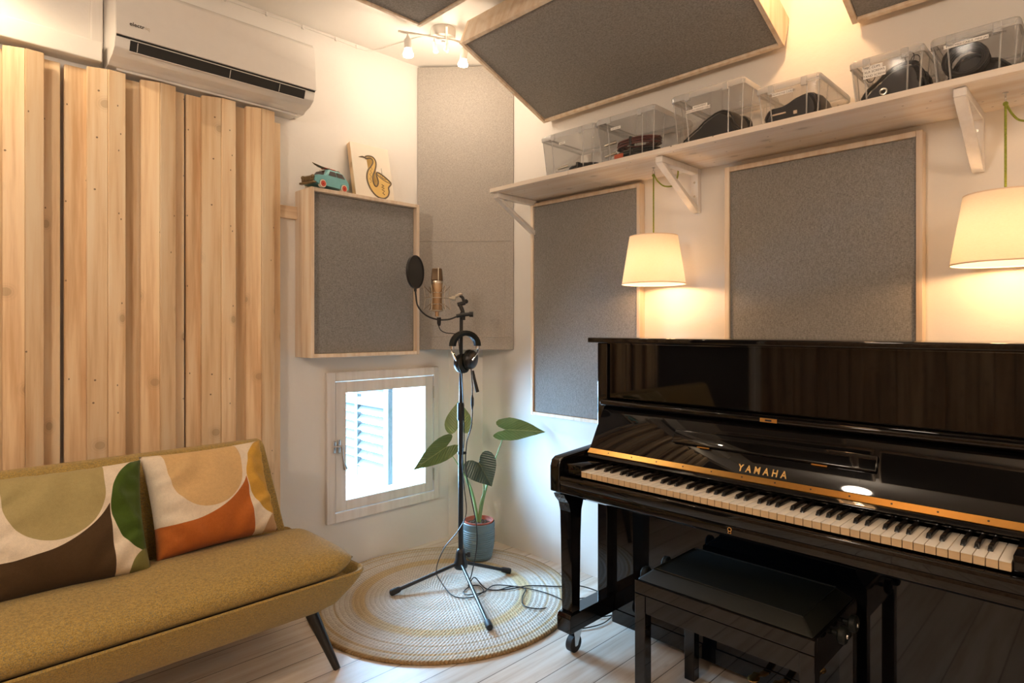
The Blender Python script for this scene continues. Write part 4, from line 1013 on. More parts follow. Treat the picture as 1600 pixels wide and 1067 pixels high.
# lower case
obj('knee_panel', B().box(2.070, 2.085, IY0+0.001, IY1-0.001, 0.105, 0.627), 'black', t)
obj('bottom_board', B().box(2.066, 2.405, IY0+0.001, IY1-0.001, 0.048, 0.104, 0.002), 'black', t)
obj('back_board', B().box(2.385, 2.405, IY0+0.001, IY1-0.001, 0.105, 1.19), 'blacksat', t)
def leg(y):
    s_ = 1 if y > 0.8 else -1
    b = B()
    lv = [(0.1665, 1.806, 1.852, 0.025), (0.45, 1.800, 1.856, 0.026), (0.555, 1.796, 1.862, 0.026), (0.590, 1.786, 1.874, 0.026), (0.612, 1.766, 1.890, 0.026), (0.6275, 1.758, 1.900, 0.026)]
    rings = [[b.bm.verts.new(p) for p in ((xa, y-w_, z), (xb, y-w_, z), (xb, y+w_, z), (xa, y+w_, z))] for (z, xa, xb, w_) in lv]
    for a, c in zip(rings, rings[1:]):
        for k in range(4): b.bm.faces.new((a[k], a[(k+1) % 4], c[(k+1) % 4], c[k]))
    b.bm.faces.new(rings[0][::-1]); b.bm.faces.new(rings[-1])
    obj('leg', b, 'black', t)
    tb = B(); tb.prism([(1.786, 0.094), (1.784, 0.150), (1.792, 0.165), (2.066, 0.165), (2.066, 0.094)], 'y', y-0.033, y+0.033, 0.003, 2)
    toe = obj('toe_block', tb, 'black', t)
    for (x, dx) in ((1.845, 0.0), (2.345, 0.0)):
        cw = B(); cw.cyl((x, y-0.0125, 0.0335), (x, y+0.0125, 0.0335), 0.033, 28)
        wh_ = obj('caster_wheel', cw, 'rubber', t, smooth=True)
        cf = B(); cf.cyl((x, y-0.0150, 0.0335), (x, y+0.0150, 0.0335), 0.009, 14)
        top = 0.0935 if x < 2 else 0.0475
        for sd in (-0.0155, 0.0145):
            cf.hexa([(x-0.008, y+sd, 0.026), (x+0.008, y+sd, 0.026), (x+0.008, y+sd+0.0015, 0.026), (x-0.008, y+sd+0.0015, 0.026),
                     (x-0.012, y+sd, top-0.012 if x < 2 else 0.047), (x+0.034, y+sd, top-0.012 if x < 2 else 0.047), (x+0.034, y+sd+0.0015, top-0.012 if x < 2 else 0.047), (x-0.012, y+sd+0.0015, top-0.012 if x < 2 else 0.047)])
        if x < 2:
            cf.box(x-0.014, x+0.036, y-0.016, y+0.016, top-0.013, top-0.0005, 0.001)
        obj('caster_fork', cf, 'chrome', wh_)
leg(1.522); leg(0.073)
for y in (0.865, 0.797, 0.729):
    pd = B()
    pd.prism([(1.948, 0.112), (1.955, 0.118), (1.995, 0.120), (2.030, 0.104), (2.0655, 0.097), (2.0655, 0.089), (2.030, 0.095), (1.995, 0.111), (1.952, 0.106)], 'y', y-0.011, y+0.011, 0.002, 2)
    pd.sphere((1.968, y, 0.1125), 0.019, 18, (1.35, 0.95, 0.32))
    obj('pedal', pd, 'brass', t, smooth=True)

# ================================================================== PIANO BENCH
bx0, bx1, by0, by1 = 1.672, 2.022, 0.575, 1.125
t = thing('piano_bench', 'black adjustable piano bench with padded seat in front of the keyboard', 'bench', ((bx0+bx1)/2, (by0+by1)/2, 0))
for (x, y) in ((bx0, by0), (bx0, by1-0.038), (bx1-0.038, by0), (bx1-0.038, by1-0.038)):
    obj('leg', B().box(x, x+0.038, y, y+0.038, 0.0, 0.403, 0.002), 'black', t)
ap = B()
ap.box(bx0+0.003, bx0+0.023, by0+0.0385, by1-0.0385, 0.345, 0.402, 0.0015); ap.box(bx1-0.023, bx1-0.003, by0+0.0385, by1-0.0385, 0.345, 0.402, 0.0015)
ap.box(bx0+0.0385, bx1-0.0385, by0+0.003, by0+0.023, 0.345, 0.402, 0.0015); ap.box(bx0+0.0385, bx1-0.0385, by1-0.023, by1-0.003, 0.345, 0.402, 0.0015)
obj('apron', ap, 'black', t)
sf = B()
sf.box(bx0, bx0+0.022, by0, by1, 0.405, 0.445, 0.002); sf.box(bx1-0.022, bx1, by0, by1, 0.405, 0.445, 0.002)
sf.box(bx0+0.022, bx1-0.022, by0, by0+0.022, 0.405, 0.445, 0.002); sf.box(bx0+0.022, bx1-0.022, by1-0.022, by1, 0.405, 0.445, 0.002)
obj('seat_frame', sf, 'black', t)
cu = B(); cu.hexa([(bx0+0.004, by0+0.004, 0.4455), (bx1-0.004, by0+0.004, 0.4455), (bx1-0.004, by1-0.004, 0.4455), (bx0+0.004, by1-0.004, 0.4455),
                   (bx0+0.045, by0+0.045, 0.480), (bx1-0.045, by0+0.045, 0.480), (bx1-0.045, by1-0.045, 0.480), (bx0+0.045, by1-0.045, 0.480)], 0.006, 3)
cu.tube([(bx0+0.045, by0+0.045, 0.4795), (bx1-0.045, by0+0.045, 0.4795), (bx1-0.045, by1-0.045, 0.4795), (bx0+0.045, by1-0.045, 0.4795)], 0.003, 8, closed=True)
obj('seat_cushion', cu, 'leather', t, smooth=True)
for (x, s_) in ((bx0+0.11, 1), (bx1-0.11, 1), (bx0+0.13, -1), (bx1-0.13, -1)):
    kn = B(); y = by1 if s_ > 0 else by0
    kn.cyl((x, y+s_*0.0005, 0.425), (x, y+s_*0.018, 0.425), 0.007, 12)
    kn.lathe([(0, 0), (0.020, 0), (0.024, 0.004), (0.024, 0.016), (0.020, 0.020), (0.008, 0.021), (0, 0.021)], (x, y+s_*0.018, 0.425), 20, Matrix.Rotation(-s_*PI/2, 4, 'X'))
    ko = obj('adjusting_knob', kn, 'leather', t, smooth=True)
    kc = B(); kc.lathe([(0, 0), (0.007, 0), (0.006, 0.002), (0, 0.003)], (x, y+s_*0.0392, 0.425), 12, Matrix.Rotation(-s_*PI/2, 4, 'X')); obj('knob_cap', kc, 'chrome', ko, smooth=True)

# ================================================================== SOFA
t = thing('sofa', 'mustard tweed sofa with splayed dark legs along the slatted wood', 'sofa', (0.2, 2.3, 0.0))
SX0 = -0.78
# base shell: flared tray
lv = [(0.205, 0, 2.115, 2.600, 1.080), (0.216, 0, 2.090, 2.615, 1.105), (0.250, 0, 2.040, 2.625, 1.142), (0.310, 0, 1.995, 2.640, 1.178), (0.352, 0, 1.966, 2.645, 1.196), (0.374, 0, 1.956, 2.645, 1.203), (0.380, 0, 1.960, 2.640, 1.199), (0.376, 0, 1.970, 2.63, 1.188), (0.340, 0, 1.982, 2.60, 1.165)]
b = B(); rings = []
for (z, ins, ya, yb, xr) in lv:
    xl = SX0 - (xr-1.10); cr = 0.045; pts = []
    for (cx, cy, a0) in ((xr-cr, yb-cr, 0), (xl+cr, yb-cr, PI/2), (xl+cr, ya+cr, PI), (xr-cr, ya+cr, 1.5*PI)):
        for j in range(6): a = a0+j*PI/10; pts.append((cx+cr*math.cos(a), cy+cr*math.sin(a), z))
    rings.append([b.bm.verts.new(p) for p in pts])
n = len(rings[0])
for a, c in zip(rings, rings[1:]):
    for k in range(n): b.bm.faces.new((a[k], a[(k+1) % n], c[(k+1) % n], c[k]))
b.bm.faces.new(rings[0][::-1]); b.bm.faces.new(rings[-1])
obj('sofa_base', b, 'sofa', t, smooth=True)
# seat cushion: soft crowned block
def softblock(x0, x1, y0, y1, z0, z1, nx=60, ny=20, crown=0.02, pw=5, endtaper=0.0, front=0.0):
    b = B(); bm = b.bm; top = []; bot = []
    for i in range(nx+1):
        rt = []; rb = []
        u = -1+2*i/nx
        for j in range(ny+1):
            v = -1+2*j/ny
            uu = math.copysign(abs(u)**0.8, u) if abs(u) > 0 else 0
            eu = max(0.0, 1-abs(u)**(pw*4)); ev = max(0.0, 1-abs(v)**pw)
            h = (eu**0.5)*(ev**0.5)
            x = (x0+x1)/2+(x1-x0)/2*u; y = (y0+y1)/2+(y1-y0)/2*v
            # right end rounds in towards the back
            if endtaper and u > 0.9: y = y + endtaper*((u-0.9)/0.1)**2*(0.5-0.5*v)
            zm = z0+(z1-z0)*0.60
            zt = zm+(z1-zm)*h+crown*(1-v*v)*eu*math.cos(u*1.2)
            zb = zm-(zm-z0)*h
            wv = 0.002*math.sin(9*x+3*y)+0.0015*math.sin(23*x)
            rt.append(bm.verts.new((x, y, zt+wv*h)))
            rb.append(bm.verts.new((x, y, zb)) if 0 < j < ny and 0 < i < nx else rt[-1])
        top.append(rt); bot.append(rb)
    for i in range(nx):
        for j in range(ny):
            bm.faces.new((top[i][j], top[i+1][j], top[i+1][j+1], top[i][j+1]))
            q = []
            for v_ in (bot[i][j], bot[i][j+1], bot[i+1][j+1], bot[i+1][j]):
                if v_ not in q: q.append(v_)
            if len(q) > 2:
                try: bm.faces.new(q)
                except ValueError: pass
    return b
obj('seat_cushion', softblock(SX0, 1.168, 1.958, 2.42, 0.352, 0.460, 150, 60, 0.010, 5, 0.05), 'sofa', t, smooth='all')
# reclined back
bk = B()
bp = [(2.395, 0.385), (2.530, 0.770), (2.550, 0.788), (2.590, 0.792), (2.612, 0.780), (2.615, 0.760), (2.500, 0.385)]
bb_ = bmesh.new()
v0 = [];
for (xr, k) in ((SX0-0.02, 0), (1.105, 1)):
    v0.append([bb_.verts.new((xr - (0.045*(z-0.385)/0.40 if k else -0.045*(z-0.385)/0.40), y, z)) for (y, z) in bp])
bb_.faces.new(v0[0]); bb_.faces.new(v0[1][::-1])
for k in range(len(bp)): bb_.faces.new((v0[0][k], v0[1][k], v0[1][(k+1) % len(bp)], v0[0][(k+1) % len(bp)]))
bmesh.ops.recalc_face_normals(bb_, faces=bb_.faces[:])
bmesh.ops.bevel(bb_, geom=bb_.edges[:], offset=0.014, segments=3, profile=0.5, affect='EDGES', clamp_overlap=True)
obj('backrest', bb_, 'sofa', t, smooth=True)
for (px, py, fx, fy) in ((1.070, 2.140, 1.131, 2.056), (1.060, 2.560, 1.110, 2.610), (-0.75, 2.140, -0.81, 2.056), (-0.74, 2.560, -0.79, 2.610)):
    l = B(); l.tube([(fx, fy, 0.0), (px, py, 0.2045)], 0.02, 20, r_list=[0.0125, 0.024])
    obj('leg', l, 'legdark', t, smooth=True)

# cushions
def pillow(label, TL, TR, BR, BL, thick, mat, seed=0):
    TL, TR, BR, BL = map(Vector, (TL, TR, BR, BL)); rnd = random.Random(seed)
    cen = (TL+TR+BR+BL)/4; nrm_ = (TR-TL).cross(BL-TL).normalized()
    if nrm_.dot(Vector((0, 0, 1.2))-cen) < 0: nrm_ = -nrm_
    n = 40; b = B(); bm = b.bm; uvl = bm.loops.layers.uv.new('UVMap'); uv = {}
    F = []; K = []
    for i in range(n+1):
        rf = []; rk = []
        for j in range(n+1):
            u = i/n; v = j/n; a = 2*u-1; c = 2*v-1
            pu = 0.5+0.5*a*(1-0.055*(1-c*c)); pv = 0.5+0.5*c*(1-0.045*(1-a*a))
            p = (BL*(1-pu)+BR*pu)*(1-pv)+(TL*(1-pu)+TR*pu)*pv
            h = ((1-a**4)*(1-c**4))**0.55
            edge = max(abs(a), abs(c))
            wr = 0.006*math.sin(7*a*c*3+seed)*h + 0.006*math.sin(9*a+5*c+seed*2)*h*abs(a) + 0.004*math.sin(26*c-9*a+3*math.sin(6*a)+seed)*h*max(0, abs(a)-0.45)*2.2 + 0.014*math.exp(-((a+0.15*math.sin(4*c)-0.80)**2)*160)*h + 0.006*math.exp(-((a*1.0-c*0.8-1.15)**2)*60)*h + 0.005*math.exp(-((a+c*0.9+1.2)**2)*70)*h - 0.006*math.exp(-((a+0.5*c-0.62)**2)*90)*h*(1 if c < 0.3 else 0.3)
            f = bm.verts.new(p+nrm_*(thick*0.62*h+wr)); uv[f] = (u, v); rf.append(f)
            if 0 < i < n and 0 < j < n:
                k_ = bm.verts.new(p-nrm_*(thick*0.38*h)); uv[k_] = (u, v)
            else: k_ = f
            rk.append(k_)
        F.append(rf); K.append(rk)
    for i in range(n):
        for j in range(n):
            bm.faces.new((F[i][j], F[i+1][j], F[i+1][j+1], F[i][j+1]))
            bm.faces.new((K[i][j], K[i][j+1], K[i+1][j+1], K[i+1][j])) if len({K[i][j], K[i][j+1], K[i+1][j+1], K[i+1][j]}) == 4 and not (K[i][j] is F[i][j] and K[i+1][j+1] is F[i+1][j+1] and K[i][j+1] is F[i][j+1] and K[i+1][j] is F[i+1][j]) else None
    for f in bm.faces:
        for l in f.loops: l[uvl].uv = uv[l.vert]
    o = obj('cushion', b, mat, smooth='all', origin=tuple(BL*0.5+BR*0.5))
    return tag(o, label, 'cushion', 'printed cushions on the sofa')
pillow('square cushion with orange, tan and yellow shapes near the right end of the sofa', (0.590, 2.478, 0.797), (1.020, 2.480, 0.800), (1.030, 2.330, 0.470), (0.606, 2.320, 0.462), 0.13, 'pillow_orange', 1)
pillow('square cushion with green, olive and dark brown shapes at the left edge', (0.135, 2.470, 0.790), (0.590, 2.455, 0.790), (0.578, 2.270, 0.455), (0.140, 2.290, 0.460), 0.13, 'pillow_green', 4)

# ================================================================== RUG
rb = B(); prof = [(0.0, 0.012)]
NR = 27; Rr = 0.605
for k in range(NR):
    r0 = Rr*k/NR; dr = Rr/NR
    prof += [(r0+dr*0.25, 0.0125), (r0+dr*0.5, 0.0135), (r0+dr*0.75, 0.0125), (r0+dr, 0.0105)]
prof += [(Rr+0.004, 0.006), (Rr+0.002, 0.0008), (0.0, 0.0008)]
rb.lathe(prof, n=160)
tag(obj('round_rug', rb, 'rug', smooth='all', origin=None), 'round braided jute rug under the microphone stand', 'rug')
bpy.data.objects['round_rug'].location = (1.800, 2.276, 0.0)
RZ = 0.0138
# ================================================================== PLANT
px, py = 2.205, 2.480
t = thing('potted_plant', 'green plant with large arrow-shaped leaves in a blue-grey pot beside the corner', 'plant', (px, py, RZ))
pf = [(0, 0.0), (0.062, 0.0), (0.070, 0.006)]
for k in range(13):
    z = 0.02+0.135*k/12; r = 0.072+0.0135*math.sin(min(1, k/9)*PI/2); pf += [(r+0.0018, z), (r-0.0014, z+0.0055)]
pf += [(0.0865, 0.172), (0.0865, 0.196), (0.0840, 0.199), (0.0810, 0.196), (0.0800, 0.06), (0, 0.06)]
obj('ceramic_pot', B().lathe([(r, z+RZ) for r, z in pf], (px, py, 0), 48), 'pot', t, smooth=True)
obj('inner_pot', B().lathe([(0.066, RZ+0.08), (0.076, RZ+0.206), (0.0795, RZ+0.206), (0.0795, RZ+0.200), (0.074, RZ+0.192), (0.068, RZ+0.18), (0.060, RZ+0.08), (0.066, RZ+0.08)], (px, py, 0), 40), 'terra', t, smooth=True)
so = B(); so.lathe([(0.070, RZ+0.183), (0.04, RZ+0.188), (0, RZ+0.190)], (px, py, 0), 24)
for k in range(60):
    a = random.uniform(0, 2*PI); r = random.uniform(0, 0.062); so.sphere((px+r*math.cos(a), py+r*math.sin(a), RZ+0.190), random.uniform(0.004, 0.010), 6, (1, random.uniform(.5, 1), random.uniform(.4, .9)))
obj('potting_bark', so, 'soil', t)
def leaf(base, tip, wv, width, mat, cup=0.12, droop=0.1):
    base, tip = Vector(base), Vector(tip); ax = tip-base; ln = ax.length; axn = ax/ln
    wv = Vector(wv); wv = (wv-axn*wv.dot(axn)).normalized(); up = axn.cross(wv)
    if up.z < 0: up = -up
    out = [(0.02, 0.0), (-0.06, 0.05), (-0.17, 0.12), (-0.24, 0.22), (-0.25, 0.31), (-0.19, 0.40), (-0.07, 0.465), (0.07, 0.49), (0.22, 0.475), (0.38, 0.42), (0.53, 0.335), (0.67, 0.24), (0.79, 0.15), (0.89, 0.075), (0.96, 0.03), (1.0, 0.0)]
    b = B(); bm = b.bm; uvl = bm.loops.layers.uv.new('UVMap'); uv = {}
    K = 5
    for sd in (-1, 1):
        rows = []
        for (s_, w_) in out:
            mid = min(max(s_+0.10*(1-s_), 0.02), 1.0) if s_ < 0.95 else s_
            row = []
            for k in range(K+1):
                f = k/K; ss = mid+(s_-mid)*f; ww = w_*f
                z = cup*width*(ww*2)**2*1.0 - droop*ln*(max(ss, 0))**2 + 0.010*ln*math.sin(ss*26-ww*14)*f + cup*0.25*ln*(1-f)*0
                p = base+axn*(ss*ln)+wv*(sd*ww*width)+up*z
                v_ = bm.verts.new(p); uv[v_] = (sd*ww*2, ss); row.append(v_)
            rows.append(row)
        for a, c in zip(rows, rows[1:]):
            for k in range(K):
                try: bm.faces.new((a[k], a[k+1], c[k+1], c[k]))
                except ValueError: pass
    bmesh.ops.remove_doubles(bm, verts=bm.verts[:], dist=1e-5)
    for f in bm.faces:
        for l in f.loops: l[uvl].uv = uv.get(l.vert, (0, 0))
    return b
G = Vector((px, py, RZ+0.185))
rr_ = Vector((0.710, -0.704, 0)); ff_ = Vector((0.704, 0.710, 0))   # right and away, as seen from the doorway
def at(r, f, z): return Vector((px, py, 0))+rr_*r+ff_*f+Vector((0, 0, z))
leaves = [
    # base, tip, across, width, material, petiole via
    (at(-0.110, 0.02, 0.715), at(-0.118, 0.10, 0.850), rr_, 0.155, 'leafpale', at(-0.075, 0.0, 0.47), 0.10, 0.0),
    (at(-0.165, -0.05, 0.625), at(-0.340, -0.10, 0.510), Vector((0.15, 0.2, 1)), 0.125, 'leaf', at(-0.06, -0.02, 0.44), 0.08, 0.12),
    (at(0.004, -0.09, 0.548), at(0.074, -0.11, 0.425), Vector((0.66, -0.60, 0.40)), 0.185, 'leafblue', at(0.03, -0.03, 0.40), 0.10, 0.05),
    (at(0.140, 0.03, 0.700), at(0.358, -0.03, 0.705), Vector((0.42, 0.42, 0.62)), 0.150, 'leaf', at(0.075, 0.0, 0.50), 0.06, 0.06)]
for (bs, tp_, wv, wd, mt, via, cup, dr) in leaves:
    s_ = B(); pth = smoothpath([G+Vector((0, 0, -0.02)), G+(via-G)*0.35+Vector((0, 0, 0.03)), via, bs+(tp_-bs)*0.03], 8)
    s_.tube(pth, 0.004, 8, r_list=[0.0085-0.0062*min(1, i/(len(pth)-1)*1.1) for i in range(len(pth))])
    st = obj('leaf_stalk', s_, 'petiole', t, smooth=True)
    obj('leaf', leaf(bs, tp_, wv, wd, mt, cup, dr), mt, t, smooth='all')

# ================================================================== MICROPHONE STAND
sx, sy = 1.946, 2.322
t = thing('microphone_stand', 'black tripod microphone stand on the round rug', 'microphone stand', (sx, sy, RZ))
hb = B(); hb.lathe([(0.0, 0.058), (0.028, 0.058), (0.034, 0.066), (0.034, 0.090), (0.028, 0.100), (0.023, 0.135), (0.019, 0.150), (0.0125, 0.156), (0, 0.156)], (sx, sy, RZ), 24)
obj('hub', hb, 'blacksat', t, smooth=True)
kn = B(); kn.cyl((sx+0.015, sy-0.015, RZ+0.125), (sx+0.026, sy-0.026, RZ+0.125), 0.005, 10); kn.box(-0.008, 0.008, -0.003, 0.003, -0.013, 0.013, 0.002, 2, Matrix.Translation((sx+0.028, sy-0.028, RZ+0.125)) @ Matrix.Rotation(-PI/4, 4, 'Z'))
obj('locking_knob', kn, 'blacksat', t, smooth=True)
for (fx, fy) in ((1.608, 2.410), (2.172, 2.216), (1.704, 1.852)):
    d = Vector((fx-sx, fy-sy, 0)); d.normalize()
    p0 = Vector((sx, sy, RZ+0.082))+d*0.028; p1 = Vector((fx, fy, RZ+0.021))-d*0.03
    l = B(); l.tube([p0, p1], 0.0085, 14); lg = obj('leg', l, 'blacksat', t, smooth=True)
    fo = B(); e = p1; dr_ = (p1-p0).normalized()
    fo.tube([e-dr_*0.008, e, e+dr_*0.030, e+dr_*0.040, e+dr_*0.044], 0.015, 16, r_list=[0.0105, 0.0135, 0.0150, 0.0135, 0.006])
    obj('rubber_foot', fo, 'rubber', lg, smooth=True)
obj('lower_tube', B().cyl((sx, sy, RZ+0.150), (sx, sy, 0.830), 0.0125, 18), 'blacksat', t, smooth=True)
cl = B(); cl.lathe([(0, 0.800), (0.0165, 0.800), (0.0180, 0.806), (0.0172, 0.876), (0.0155, 0.886), (0, 0.886)], (sx, sy, 0), 20)
obj('height_clutch', cl, 'rubber', t, smooth=True)
obj('upper_tube', B().cyl((sx, sy, 0.8862), (sx+0.004, sy, 1.318), 0.0085, 16), 'blacksat', t, smooth=True)
R3 = rr_
def sp(pxx, pyy, d=3.02):    # a point on the upright plane through the stand: metres right of the pole, height
    return Vector((sx, sy, 0))+R3*((pxx-719)/957.5*3.02)+Vector((0, 0, 1.256-(pyy-512)/957.5*3.02))+ff_*(d-3.02)
tp = B()
tp.tube([sp(722, 496), sp(722, 486), sp(717, 474)], 0.010, 12)
tp.lathe([(0, 0), (0.013, 0), (0.014, 0.004), (0.014, 0.034), (0.011, 0.040), (0, 0.040)], tuple(sp(722, 500)), 16)
tp.tube([sp(714, 476), sp(722, 474), sp(726, 473)], 0.0105, 12)
tp.sphere(tuple(sp(727, 471)), 0.012, 12)
tp.tube([sp(717, 461), sp(722, 465), sp(724, 471)], 0.0075, 12)
obj('tilt_joint', tp, 'blacksat', t, smooth=True)
hk = B(); hk.tube([sp(716, 528, 2.985), sp(716, 520, 2.985), sp(724, 516, 2.99), sp(724, 508, 3.01)], 0.006, 10)
# pop filter
t2 = thing('pop_filter', 'round black pop filter on a gooseneck left of the microphone', 'pop filter', tuple(sp(722, 494)))
cF = sp(648, 425); nF = (R3*0.94-ff_*0.34).normalized()
rot = nF.to_track_quat('Z', 'Y').to_matrix().to_4x4()
r_ = 0.080
obj('filter_ring', B().lathe([(r_-0.003, -0.006), (r_+0.002, -0.006), (r_+0.003, 0), (r_+0.002, 0.006), (r_-0.003, 0.006), (r_-0.003, -0.006)], tuple(cF), 48, rot), 'blacksat', t2, smooth=True)
obj('filter_mesh', B().lathe([(0, 0.003), (r_-0.0035, 0.003), (r_-0.0035, -0.003), (0, -0.003)], tuple(cF), 48, rot), 'cable', t2)
gn = B(); pth = smoothpath([cF-Vector((0, 0, 1))*(r_+0.002), sp(649, 462), sp(652, 478), sp(664, 492), sp(682, 499), sp(700, 499), sp(714, 494)], 8)
gn.tube(pth, 0.0042, 10); gn.cyl(cF-Vector((0, 0, r_+0.001)), cF-Vector((0, 0, r_+0.016)), 0.007, 12)
obj('gooseneck', gn, 'blacksat', t2, smooth=True)
cp = B(); cp.tube([sp(713, 494, 2.998), sp(722, 492, 2.998), sp(733, 491, 2.998)], 0.0095, 12); cp.tube([sp(733, 491, 2.998), sp(739, 491, 2.998)], 0.014, 16)
obj('clamp', cp, 'blacksat', t2, smooth=True)
# microphone
mc = sp(682, 466, 3.02)
t3 = thing('studio_microphone', 'champagne gold large studio microphone held upright in a wire shock mount', 'microphone', tuple(mc+Vector((0, 0, -0.06))))
zc0 = mc.z
mb = B(); mb.lathe([(0, 1.335-zc0), (0.020, 1.336-zc0), (0.024, 1.345-zc0), (0.0265, 1.470-zc0), (0.0285, 1.472-zc0), (0.0285, 1.486-zc0), (0, 1.486-zc0)], tuple(mc), 28)
mb.lathe([(0, 1.312-zc0), (0.009, 1.312-zc0), (0.010, 1.335-zc0), (0, 1.336-zc0)], tuple(mc), 16)
obj('microphone_body', mb, 'bronze', t3, smooth=True)
gr = B(); q = []
for (z, wx_, dy_) in ((1.4865, 0.0275, 0.026), (1.548, 0.0235, 0.016)):
    q.append([tuple(mc+R3*a*wx_+ff_*b_*dy_+Vector((0, 0, z-zc0))) for (a, b_) in ((-1, -1), (1, -1), (1, 1), (-1, 1))])
gr.hexa(q[0]+q[1], 0.005, 3)
g_ = obj('head_grille', gr, 'bronzedark', t3, smooth=True)
sp_ = B(); k1 = mc+R3*0.010-ff_*0.0262+Vector((0, 0, 1.487-zc0)); k2 = mc+R3*0.0085-ff_*0.0165+Vector((0, 0, 1.549-zc0)); k3 = mc+R3*0.0085+ff_*0.016+Vector((0, 0, 1.549-zc0)); k4 = mc+R3*0.010+ff_*0.026+Vector((0, 0, 1.487-zc0))
sp_.tube([k1, k2, k3, k4], 0.0022, 8); obj('grille_band', sp_, 'nickel', g_, smooth=True)
bd = B(); bd.lathe([(0.0292, 1.474-zc0), (0.0296, 1.476-zc0), (0.0296, 1.484-zc0), (0.0292, 1.486-zc0), (0.0280, 1.480-zc0), (0.0292, 1.474-zc0)], tuple(mc), 28); obj('collar', bd, 'nickel', t3, smooth=True)
# shock mount
t4 = thing('shock_mount', 'silver wire spider shock mount around the microphone', 'shock mount', tuple(mc+Vector((0, 0, -0.07))))
sm = B()
def ringat(z, r, k=32): return [mc+Vector((r*math.cos(2*PI*i/k), r*math.sin(2*PI*i/k), z-zc0)) for i in range(k)]
sm.tube(ringat(1.402, 0.058), 0.0022, 8, closed=True)
sm.tube(ringat(1.340, 0.030), 0.0030, 8, closed=True)
for k in range(6):
    a = 2*PI*k/6+0.5; ca, sa_ = math.cos(a), math.sin(a)
    P_ = lambda r, z: mc+Vector((r*ca, r*sa_, z-zc0))
    sm.tube([P_(0.066, 1.462), P_(0.058, 1.402), P_(0.066, 1.345)], 0.0016, 6)
obj('wire_cage', sm, 'nickel', t4, smooth=True)
el = B()
for k in range(6):
    for a2 in (0.3, -0.3):
        a = 2*PI*k/6+0.5; b2 = a+a2
        el.tube([mc+Vector((0.066*math.cos(a), 0.066*math.sin(a), 1.462-zc0)), mc+Vector((0.031*math.cos(b2), 0.031*math.sin(b2), 1.425-zc0))], 0.0010, 5)
        el.tube([mc+Vector((0.066*math.cos(a), 0.066*math.sin(a), 1.345-zc0)), mc+Vector((0.031*math.cos(b2), 0.031*math.sin(b2), 1.375-zc0))], 0.0010, 5)
obj('elastic_cord', el, 'toybrown', t4, smooth=True)
for z in (1.372, 1.428):
    sm = B(); sm.tube(ringat(z, 0.031), 0.0022, 8, closed=True); obj('inner_ring', sm, 'nickel', t4, smooth=True)
br_ = B(); br_.tube([mc+R3*0.058+Vector((0, 0, 1.402-zc0)), sp(707, 466)], 0.007, 12, r_list=[0.004, 0.009]); br_.tube([sp(705, 466), sp(711, 466)], 0.011, 14)
obj('mount_stem', br_, 'nickel', t4, smooth=True)
br_ = B(); br_.tube([sp(711, 463), sp(720, 460)], 0.0085, 12); br_.sphere(tuple(sp(718, 460)), 0.010, 12, (1.4, 1.4, 0.6)); obj('thumb_screw', br_, 'nickel', t4, smooth=True)
# headphones hanging on the stand
hc = sp(728, 543, 2.975)
t5 = thing('headphones', 'dark closed headphones hanging from the microphone stand', 'headphones', tuple(sp(725, 520, 2.975)))
hd = B(); ax_ = (R3*0.93+ff_*0.35).normalized(); pts = []
for k in range(17):
    a = PI*k/16; pts.append(sp(727, 540, 2.968)+ax_*(-0.064*math.cos(a))+Vector((0, 0, 0.064*math.sin(a))))
dpt_ = ax_.cross(Vector((0, 0, 1)))
rings = []
for i, p in enumerate(pts):
    o_ = (p-sp(727, 540, 2.968)).normalized(); wd_ = 0.024+0.004*math.sin(PI*i/16)
    rings.append([hd.bm.verts.new(p+o_*ro+dpt_*d_) for (ro, d_) in ((0.011, -wd_*0.8), (0.011, wd_*0.8), (0.0, wd_*1.15), (-0.014, wd_*0.8), (-0.014, -wd_*0.8), (0.0, -wd_*1.15))])
for a, c in zip(rings, rings[1:]):
    for k in range(6): hd.bm.faces.new((a[k], a[(k+1) % 6], c[(k+1) % 6], c[k]))
hd.bm.faces.new(rings[0][::-1]); hd.bm.faces.new(rings[-1])
obj('headband', hd, 'leather', t5, smooth=True)
for s_, (cx, cy) in ((-1, (719, 567)), (1, (738, 561))):
    c_ = sp(cx+3*s_*-1, cy, 2.968); ax2 = (R3*s_*0.86-ff_*0.42*s_+Vector((0, 0, -0.12))).normalized()
    rot = ax2.to_track_quat('Z', 'Y').to_matrix().to_4x4()
    e = B(); e.lathe([(0, 0.030), (0.024, 0.029), (0.039, 0.022), (0.046, 0.010), (0.047, 0.0), (0, 0.0)], tuple(c_), 28, rot)
    ec = obj('ear_cup', e, 'blacksat', t5, smooth=True)
    e = B(); e.lathe([(0.018, -0.0002), (0.044, -0.0002), (0.048, -0.007), (0.046, -0.018), (0.034, -0.022), (0.018, -0.012), (0.018, -0.0002)], tuple(c_), 28, rot)
    obj('ear_pad', e, 'leather', ec, smooth=True)
    end = sp(727, 540, 2.968)+ax_*(0.064*s_)
    sl_ = B(); sl_.tube([end+Vector((0, 0, 0.004)), end+Vector((0, 0, -0.014))], 0.010, 12)
    # open metal yoke
    q1 = c_+ax2*0.015+ff_*0.036; q2 = c_+ax2*0.015-ff_*0.036
    obj('yoke_slider', sl_, 'chrome', t5, smooth=True)
    yk = B(); yk.tube(smoothpath([q1, end+Vector((0, 0, -0.030))+ff_*0.020, end+Vector((0, 0, -0.016)), end+Vector((0, 0, -0.030))-ff_*0.020, q2], 6), 0.0042, 8)
    obj('yoke', yk, 'chrome', t5, smooth=True)
pl = B(); pl.tube([sp(739, 578, 2.975), sp(741, 590, 2.975), sp(746, 611, 2.975)], 0.007, 12, r_list=[0.005, 0.0072, 0.0088])
